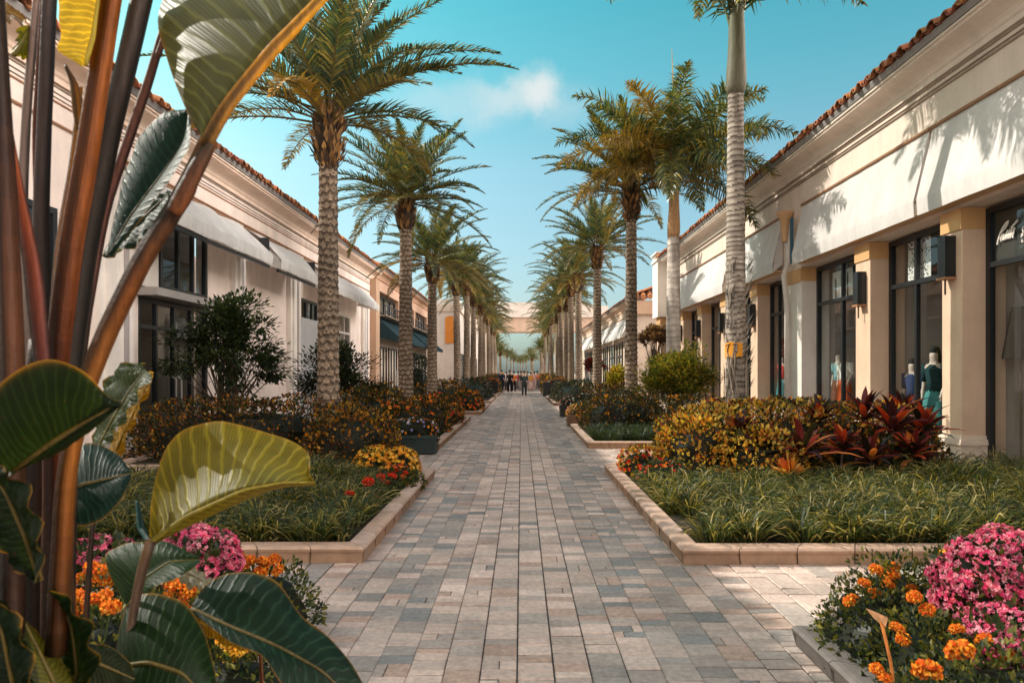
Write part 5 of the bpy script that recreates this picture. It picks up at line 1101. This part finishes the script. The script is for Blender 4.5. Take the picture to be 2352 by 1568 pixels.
broad_leaf('leaf', bp, pts([(30, 128, 1.9), (50, 100, 1.92), (66, 60, 1.95)], 1.9), pts([(28, 125), (40, 90), (40, 62), (64, 58)], 1.92), pts([(34, 130), (62, 140), (72, 100), (68, 62)], 1.95), (.10, .12, .02), n=14, m=4, seed=7)

broad_leaf('leaf', bp, pts([(95, 1330, 1.5), (60, 1230, 1.46), (10, 1120, 1.44), (-60, 1060, 1.44)], 1.45), pts([(92, 1330), (95, 1220), (60, 1110), (0, 1075), (-60, 1055)], 1.42), pts([(88, 1335), (20, 1290), (-30, 1200), (-70, 1080)], 1.48), (.006, .016, .005), n=24, m=6, bulge=.08, seed=31)
broad_leaf('leaf', bp, pts([(60, 1700, 1.5), (30, 1560, 1.46), (5, 1440, 1.44), (-40, 1340, 1.44)], 1.45), pts([(95, 1700), (80, 1560), (55, 1450), (0, 1360), (-40, 1335)], 1.43), pts([(40, 1700), (-10, 1580), (-30, 1450), (-50, 1350)], 1.5), (.006, .016, .006), n=24, m=6, bulge=.08, seed=32)
broad_leaf('leaf', bp, pts([(150, 1640, 1.66), (180, 1540, 1.62), (165, 1430, 1.6), (120, 1350, 1.6)], 1.6), pts([(135, 1640), (135, 1540), (125, 1440), (118, 1352)], 1.66), pts([(170, 1640), (225, 1540), (205, 1430), (124, 1350)], 1.56), (.007, .02, .007), n=24, m=6, bulge=.08, seed=33)
bs = thing('bird_of_paradise_plant', at(290, 2050, 2.0), 'low leafy plant with one large yellow green leaf spreading over the left bed', 'plant')
stalk(bs, [(270, 2000, 2.0), (288, 1568, 1.96), (303, 1420, 1.94), (325, 1310, 1.92), (346, 1240, 1.92)], 1.95, [9, 9, 9, 10, 12], [(.1, .07, .04), (.3, .26, .2), (.36, .3, .24), (.3, .22, .12)])
broad_leaf('leaf', bs, pts([(345, 1245, 1.92), (430, 1185, 1.9), (560, 1125, 1.9), (650, 1108, 1.95), (722, 1108, 2.02)], 1.95),
           pts([(342, 1240, 1.93), (346, 1180, 2.0), (352, 1110, 2.06), (378, 1030, 2.1), (420, 982, 2.12), (500, 963, 2.14), (590, 986, 2.15), (665, 1008, 2.15), (708, 1035, 2.13), (719, 1062, 2.1), (700, 1080, 2.06), (722, 1104, 2.03)], 2.05),
           pts([(350, 1247, 1.92), (440, 1205, 1.96), (560, 1150, 2.02), (640, 1118, 2.05), (720, 1111, 2.03)], 1.98), (.17, .155, .014), n=40, m=9, bulge=-.07, wave=.003, seed=8)
broad_leaf('leaf', bs, pts([(135, 1132, 1.9), (200, 1110, 1.92), (300, 1088, 1.98)], 1.9), pts([(135, 1125, 1.92), (150, 1060, 2.0), (185, 1016, 2.04), (235, 1020, 2.06), (275, 1045, 2.04), (300, 1080, 2.0)], 2), pts([(135, 1140, 1.88), (140, 1195, 1.84), (185, 1212, 1.83), (245, 1190, 1.86), (290, 1130, 1.92), (302, 1095, 1.98)], 1.9), (.007, .027, .018), n=26, m=7, bulge=.05, wave=.003, seed=9)
broad_leaf('leaf', bs, pts([(220, 1045, 2.15), (262, 960, 2.15), (300, 895, 2.17), (335, 850, 2.2)], 2.15), pts([(215, 1040), (222, 960), (240, 880), (275, 835), (330, 832)], 2.22), pts([(228, 1045), (290, 960), (330, 885), (352, 862)], 2.1), (.04, .065, .022), n=24, m=6, bulge=.05, seed=10)
broad_leaf('leaf', bs, pts([(235, 1130, 2.2), (280, 1010, 2.2), (352, 858, 2.22)], 2.2), pts([(230, 1120), (262, 1000), (345, 852)], 2.24), pts([(245, 1130), (300, 980), (354, 866)], 2.16), (.3, .2, .03), n=18, m=4, seed=20)
broad_leaf('leaf', bs, pts([(300, 1400, 2.2), (330, 1330, 2.2), (390, 1290, 2.22), (462, 1285, 2.25)], 2.2), pts([(292, 1390, 2.22), (255, 1330, 2.25), (236, 1268, 2.28), (300, 1245, 2.3), (380, 1240, 2.3), (460, 1280, 2.26)], 2.25), pts([(305, 1402, 2.18), (360, 1345, 2.12), (420, 1322, 2.12), (462, 1290, 2.22)], 2.15), (.013, .038, .008), n=26, m=7, bulge=.06, wave=.003, seed=11)
stalk(bs, [(345, 1245, 1.93), (325, 1215, 1.97), (315, 1150, 2.0)], 1.95, [6, 9, 4], (.04, .2, .2), 'bract')
stalk(bs, [(190, 1900, 2.1), (192, 1568, 2.08), (198, 1400, 2.06), (210, 1230, 2.05), (215, 1180, 2.05)], 2.05, [9, 8, 8, 7, 5], [(.1, .06, .03), (.14, .08, .04), (.08, .07, .05)])

cn = thing('canna_plant', at(400, 2100, 1.95), 'canna with broad dark ribbed leaves at the bottom left', 'plant')
broad_leaf('leaf', cn, pts([(268, 1530, 1.9), (340, 1520, 1.86), (420, 1545, 1.86), (505, 1640, 1.9)], 1.9), pts([(266, 1520, 1.94), (272, 1440, 1.98), (295, 1372, 2.02), (350, 1357, 2.03), (425, 1380, 2.02), (472, 1450, 1.98), (498, 1560, 1.93), (506, 1640, 1.9)], 1.95), pts([(266, 1540, 1.88), (280, 1640, 1.84), (360, 1700, 1.82), (450, 1700, 1.84), (505, 1645, 1.88)], 1.85), (.009, .028, .008), n=32, m=8, bulge=.08, wave=.003, seed=12)
broad_leaf('leaf', cn, pts([(440, 1398, 2.05), (530, 1440, 2.0), (640, 1485, 1.97), (740, 1540, 1.95), (860, 1660, 1.95)], 2), pts([(440, 1390, 2.06), (470, 1340, 2.12), (520, 1315, 2.15), (580, 1309, 2.15), (640, 1335, 2.13), (700, 1425, 2.08), (750, 1455, 2.05), (800, 1508, 2.02), (845, 1590, 1.98), (862, 1660, 1.95)], 2.1), pts([(442, 1406, 2.04), (520, 1470, 1.95), (605, 1505, 1.92), (640, 1560, 1.9), (700, 1640, 1.9), (855, 1668, 1.94)], 1.95), (.008, .028, .018), n=36, m=9, bulge=.05, wave=.003, seed=13)
broad_leaf('leaf', cn, pts([(448, 1410, 2.16), (520, 1440, 2.14), (598, 1487, 2.14)], 2.15), pts([(448, 1406), (520, 1408), (570, 1435), (598, 1484)], 2.18), pts([(450, 1414), (480, 1465), (540, 1490), (598, 1491)], 2.11), (.28, .2, .02), n=20, m=5, bulge=.08, seed=14)
broad_leaf('leaf', cn, pts([(160, 1640, 1.6), (110, 1540, 1.58), (52, 1422, 1.58)], 1.6), pts([(90, 1660), (66, 1560), (46, 1430)], 1.55), pts([(230, 1640), (150, 1520), (56, 1420)], 1.63), (.05, .06, .02), n=22, m=6, bulge=.06, wave=.003, seed=15)
broad_leaf('leaf', cn, pts([(150, 1560, 1.75), (220, 1520, 1.74), (310, 1560, 1.76)], 1.75), pts([(150, 1550), (180, 1490), (250, 1478), (300, 1520), (312, 1556)], 1.82), pts([(152, 1570), (190, 1640), (270, 1650), (310, 1570)], 1.7), (.025, .035, .015), n=20, m=6, bulge=.1, seed=16)
broad_leaf('leaf', cn, pts([(395, 1310, 2.3), (440, 1318, 2.3), (490, 1345, 2.3)], 2.3), pts([(395, 1305), (440, 1296), (492, 1338)], 2.35), pts([(398, 1315), (430, 1350), (488, 1352)], 2.25), (.2, .22, .18), n=16, m=4, seed=17)
for L_, Y, c in (([(500, 2000), (470, 1750), (420, 1600), (330, 1525)], 1.9, (.12, .09, .04)), ([(420, 2000), (430, 1650), (470, 1500), (445, 1400)], 2.1, (.1, .08, .04)), ([(612, 2000), (606, 1640), (600, 1540), (597, 1487)], 2.15, (.4, .16, .06)), ([(250, 2000), (240, 1750), (175, 1650)], 1.65, (.1, .07, .04))):
    stalk(cn, L_, Y, [8, 8, 6, 4], c)

# ------------------------------------------------------------------ people and shop figures
def body(parent, h, skin, pose, name='body'):
    """one skinned surface grown from a joint skeleton; pose: swing of the walk"""
    k = h / 1.75; w = pose
    J = {'pel': (0, 0, .95), 'spi': (0, 0, 1.12), 'che': (0, 0, 1.36), 'nec': (0, .0, 1.5), 'hd0': (0, -.02, 1.6), 'hd1': (0, -.02, 1.72),
         'hl': (-.1, 0, .9), 'kl': (-.11, -.12 * w, .5), 'al': (-.11, -.05 * w + .18 * max(0, -w), .08), 'tl': (-.12, -.05 * w - .14, .03),
         'hr': (.1, 0, .9), 'kr': (.11, .12 * w, .5), 'ar': (.11, .22 * w, .1), 'tr': (.12, .22 * w - .13, .04),
         'sl': (-.19, 0, 1.43), 'el': (-.25, .1 * w + .03, 1.14), 'wl': (-.25, -.02 + .12 * w, .9), 'sr': (.19, 0, 1.43), 'er': (.25, -.1 * w + .03, 1.14), 'wr': (.25, -.12 - .12 * w, .92)}
    E = [('pel', 'spi'), ('spi', 'che'), ('che', 'nec'), ('nec', 'hd0'), ('hd0', 'hd1'), ('pel', 'hl'), ('hl', 'kl'), ('kl', 'al'), ('al', 'tl'), ('pel', 'hr'), ('hr', 'kr'), ('kr', 'ar'), ('ar', 'tr'), ('che', 'sl'), ('sl', 'el'), ('el', 'wl'), ('che', 'sr'), ('sr', 'er'), ('er', 'wr')]
    rd = dict(pel=.13, spi=.12, che=.14, nec=.055, hd0=.085, hd1=.085, hl=.095, kl=.06, al=.042, tl=.035, hr=.095, kr=.06, ar=.042, tr=.035, sl=.06, el=.042, wl=.03, sr=.06, er=.042, wr=.03)
    for s_, wk in ((-1, 'wl'), (1, 'wr')):      # palm, four fingers and a thumb
        wx, wy, wz = J[wk]; pk = wk + 'p'; J[pk] = (wx, wy - .01, wz - .07); E.append((wk, pk)); rd[pk] = .026
        for q in range(4):
            a, b = wk + 'f%d' % q, wk + 'g%d' % q; J[a] = (wx + s_ * .004, wy - .035 + .02 * q, wz - .11); J[b] = (wx - s_ * .012, wy - .04 + .02 * q, wz - .165 + abs(q - 1.4) * .008); E += [(pk, a), (a, b)]; rd[a] = .009; rd[b] = .007
        a = wk + 't'; J[a] = (wx - s_ * .02, wy - .055, wz - .09); E.append((pk, a)); rd[a] = .01
    names = list(J); me = bpy.data.meshes.new(name); me.from_pydata([tuple(c * k for c in J[n_]) for n_ in names], [(names.index(a), names.index(b)) for a, b in E], [])
    o = link(name, me, parent); sm = o.modifiers.new('skin', 'SKIN'); sm.use_smooth_shade = True
    for i, n_ in enumerate(names):
        v = me.skin_vertices[0].data[i]; r = rd[n_] * k; v.radius = (r, r * (.75 if n_ in ('che', 'spi', 'pel') else 1)); v.use_root = n_ == 'pel'
    ss = o.modifiers.new('sub', 'SUBSURF'); ss.levels = ss.render_levels = 1; me.materials.append(skin)
    return o, {a: np.array(b) * k for a, b in J.items()}, k
def dress(t, J, k, top, bottom, hair, skirt=False, long_hair=False, sleeves=True):
    m = MB(); m.tube([J['pel'] - [0, 0, .06 * k], J['spi'], J['che'], J['che'] + [0, 0, .1 * k]], np.array([.165, .15, .185, .1]) * k, 12, top, flat=.78)
    if sleeves:
        for s_ in 'lr': m.tube([J['s' + s_] + [0, 0, .03 * k], (J['s' + s_] + J['e' + s_]) / 2, J['e' + s_]], np.array([.075, .065, .055]) * k, 8, top)
    m.build('top', M_cloth, t, True, world=False)
    m = MB()
    if skirt: m.tube([J['pel'] + [0, 0, .06 * k], J['pel'] - [0, 0, .15 * k], J['pel'] - [0, 0, .5 * k], J['pel'] - [0, 0, .82 * k]], np.array([.14, .2, .25, .3]) * k, 14, bottom, flat=.8)
    else:
        for s_ in 'lr': m.tube([J['pel'] + (J['h' + s_] - J['pel']) * .7 + [0, 0, .06 * k], J['h' + s_] - [0, 0, .08 * k], J['k' + s_], J['a' + s_] + [0, 0, .02 * k]], np.array([.13, .115, .08, .065]) * k, 10, bottom)
    m.build('skirt' if skirt else 'trousers', M_cloth, t, True, world=False)
    if hair is not None:
        m = MB(); m.lathe([(.075 * k, -.03 * k), (.092 * k, .015 * k), (.088 * k, .065 * k), (.052 * k, .1 * k), (.005, .11 * k)], J['hd1'] - [0, -.015 * k, .01], 12, hair)
        if long_hair: m.tube([J['hd1'] + [0, .06 * k, .02], J['hd0'] + [0, .075 * k, 0], J['nec'] + [0, .09 * k, -.06]], np.array([.07, .085, .05]) * k, 8, hair)
        m.build('hair', M_cloth, t, True, world=False)
def person(px, fy, h, top, bottom, label, pose=.6, rz=0, skirt=False, hair=(.03, .02, .015), lh=False):
    fy = CY + (fy - CY) * .9; Y = F * CAM_H / (fy - CY); X = (px - CX) / F * Y; t = thing('person', (X, Y, 0), label, 'person', 'people strolling far along the walk'); t.rotation_euler = (0, 0, rz)
    o, J, k = body(t, h, M_skin, pose); dress(t, J, k, top, bottom, hair, skirt, lh)
for a in [(1204, 916, 1.7, (.05, .07, .07), (.04, .05, .05), 'person in dark clothes walking nearest on the far walk', .8, math.pi),
          (1171, 907, 1.78, (.03, .025, .03), (.02, .02, .025), 'person all in black on the left of the walking group', .6, 0),
          (1180, 905, 1.7, (.85, .22, .06), (.03, .025, .03), 'person in an orange top and dark trousers', -.6, math.pi),
          (1163, 904, 1.66, (.85, .8, .78), (.06, .05, .06), 'person in a white top beside the person in black', .4, .4),
          (1152, 905, 1.8, (.02, .03, .06), (.02, .03, .05), 'person in navy by the left black planter', .2, .2),
          (1190, 901, 1.7, (.8, .16, .22), (.2, .16, .15), 'person in a crimson top in the middle of the group', .5, 0, True),
          (1197, 903, 1.72, (.16, .1, .07), (.45, .42, .4), 'person with a brown top and pale trousers behind the dark one', -.5, math.pi),
          (1212, 901, 1.68, (.88, .85, .82), (.6, .4, .42), 'person in all white right of the group centre', .5, 0),
          (1219, 903, 1.6, (.9, .42, .08), (.8, .55, .5), 'person in a yellow orange top and light skirt', .3, .3, True),
          (1227, 900, 1.7, (.88, .5, .46), (.7, .47, .45), 'person in a pink top near the right planter', -.4, 0),
          (1234, 899, 1.75, (.85, .28, .1), (.2, .2, .22), 'person in a rust top at the right edge of the walk', .4, math.pi)]: person(*a)

def figure(x, y, z, h, top, bottom, label, skirt=True, head=True, rz=-1.2):
    t = thing('mannequin', (x, y, z), label, 'mannequin'); t.rotation_euler = (0, 0, rz)
    o, J, k = body(t, h, M_dummy, .15); dress(t, J, k, top, bottom, (.03, .03, .03) if head else None, skirt, head)
    b = MB(); b.lathe([(.28, -z + .1), (.28, -.0), (.02, .0)], (0, 0, 0), 18, (.35, .3, .26)); b.build('plinth', M_trim, t, world=False)
    return t
figure(8.42, 13.9, .26, 1.86, (.02, .05, .055), (.08, .26, .26), 'mannequin in dark teal top and long teal skirt behind glass by the moulded pillar')
figure(8.38, 14.6, .2, 1.7, (.03, .05, .12), (.28, .10, .10), 'mannequin in navy with a red patterned skirt, left of the teal one')
figure(8.34, 17.6, .6, 1.55, (.85, .80, .72), (.65, .12, .04), 'mannequin in a white jacket over a red orange skirt', head=False)
figure(8.4, 18.05, .6, 1.55, (.22, .42, .43), (.16, .06, .03), 'mannequin in a grey teal jacket beside the white jacket', head=False)
figure(8.28, 21.6, .6, 1.55, (.75, .07, .06), (.06, .26, .28), 'mannequin in a red top and teal print skirt in the third window', head=False)

# window dressing
def board(px0, px1, py0, py1, X, label, dots, name='display_board', cat='display'):
    a, b = on_x(px0, (py0 + py1) / 2, X), on_x(px1, (py0 + py1) / 2, X); y0, y1 = b[1], a[1]; Ym = (y0 + y1) / 2
    z1, z0 = CAM_H - (py0 - CY) * Ym / F, CAM_H - (py1 - CY) * Ym / F
    t = thing(name, (X, Ym, z0), label, cat); m = MB(); m.box(X, X + .3, y0, y1, z0, z1, (.02, .025, .03)); m.build('board', M_box, t)
    f = MB(); f.quad((X - .004, y0 + .02, z0 + .02), (X - .004, y1 - .02, z0 + .02), (X - .004, y1 - .02, z1 - .02), (X - .004, y0 + .02, z1 - .02), (.8, .76, .72)); f.build('printed_face', M_box, t)
    p = MB()
    for q in range(dots):
        yy, zz = R.uniform(y0 + .05, y1 - .05), R.uniform(z0 + .06, z1 - .06); w = R.uniform(.01, .035)
        if dots < 10: p.box(X - .012, X - .006, yy - .02, yy + .03, z0 + .08, z1 - R.uniform(.05, .2), (.03, .03, .035))
        else:
            an = R.uniform(0, 3.1); P = [(X - .006, yy + w * math.cos(an + s_), zz + w * math.sin(an + s_)) for s_ in np.linspace(0, 2.4, 5)]; p.tube(P, .008, 5, (.03, .03, .03))
    p.build('print', M_box, t)
    m = MB(); m.tube([(X + .15, (y0 + y1) / 2, z1), (X + .15, (y0 + y1) / 2, 4.44)], .008, 5, (.05, .05, .05)); m.build('hanger', M_black, t)
board(2085, 2140, 545, 642, 8.14, 'black and white spotted box hanging in the window left of the moulded pillar', 110)
board(1912, 1960, 618, 690, 8.16, 'striped box of dark bottles hanging in the second window', 6)
fl = thing('floor_lamp', (8.42, 11.5, .1), 'dark floor lamp with a cone shade inside the lettered window', 'lamp'); m = MB(); m.lathe([(.13, 2.75), (.27, 1.88)], (8.42, 11.5, 0), 20, (.03, .025, .02)); m.build('lamp_shade', M_cloth, fl)
m = MB(); m.tube([(8.42, 11.5, .12), (8.42, 11.5, 2.6)], .018, 8, (.2, .15, .1)); m.lathe([(.2, .1), (.2, .14), (.02, .16)], (8.42, 11.5, 0), 18, (.05, .04, .03)); m.build('lamp_stand', M_trim, fl)
pw = thing('wall_picture', (8.45, 21.85, 2.1), 'red and white floral hanging in the third window', 'picture'); m = MB(); n = 60
m.box(8.3, 8.7, 21.88, 21.9, 1.75, 2.75, (.3, .08, .04)); m.build('backing', M_cloth, pw); m = MB(); P = np.stack([R.uniform(8.33, 8.62, n), np.full(n, 21.87), R.uniform(1.85, 2.6, n)], 1); m.leaves(P, unit(n), np.tile([0, -1., 0], (n, 1)), .1, .04, pick([(.7, .1, .06), (.75, .65, .6)], n)); m.build('floral_print', M_petal, pw)
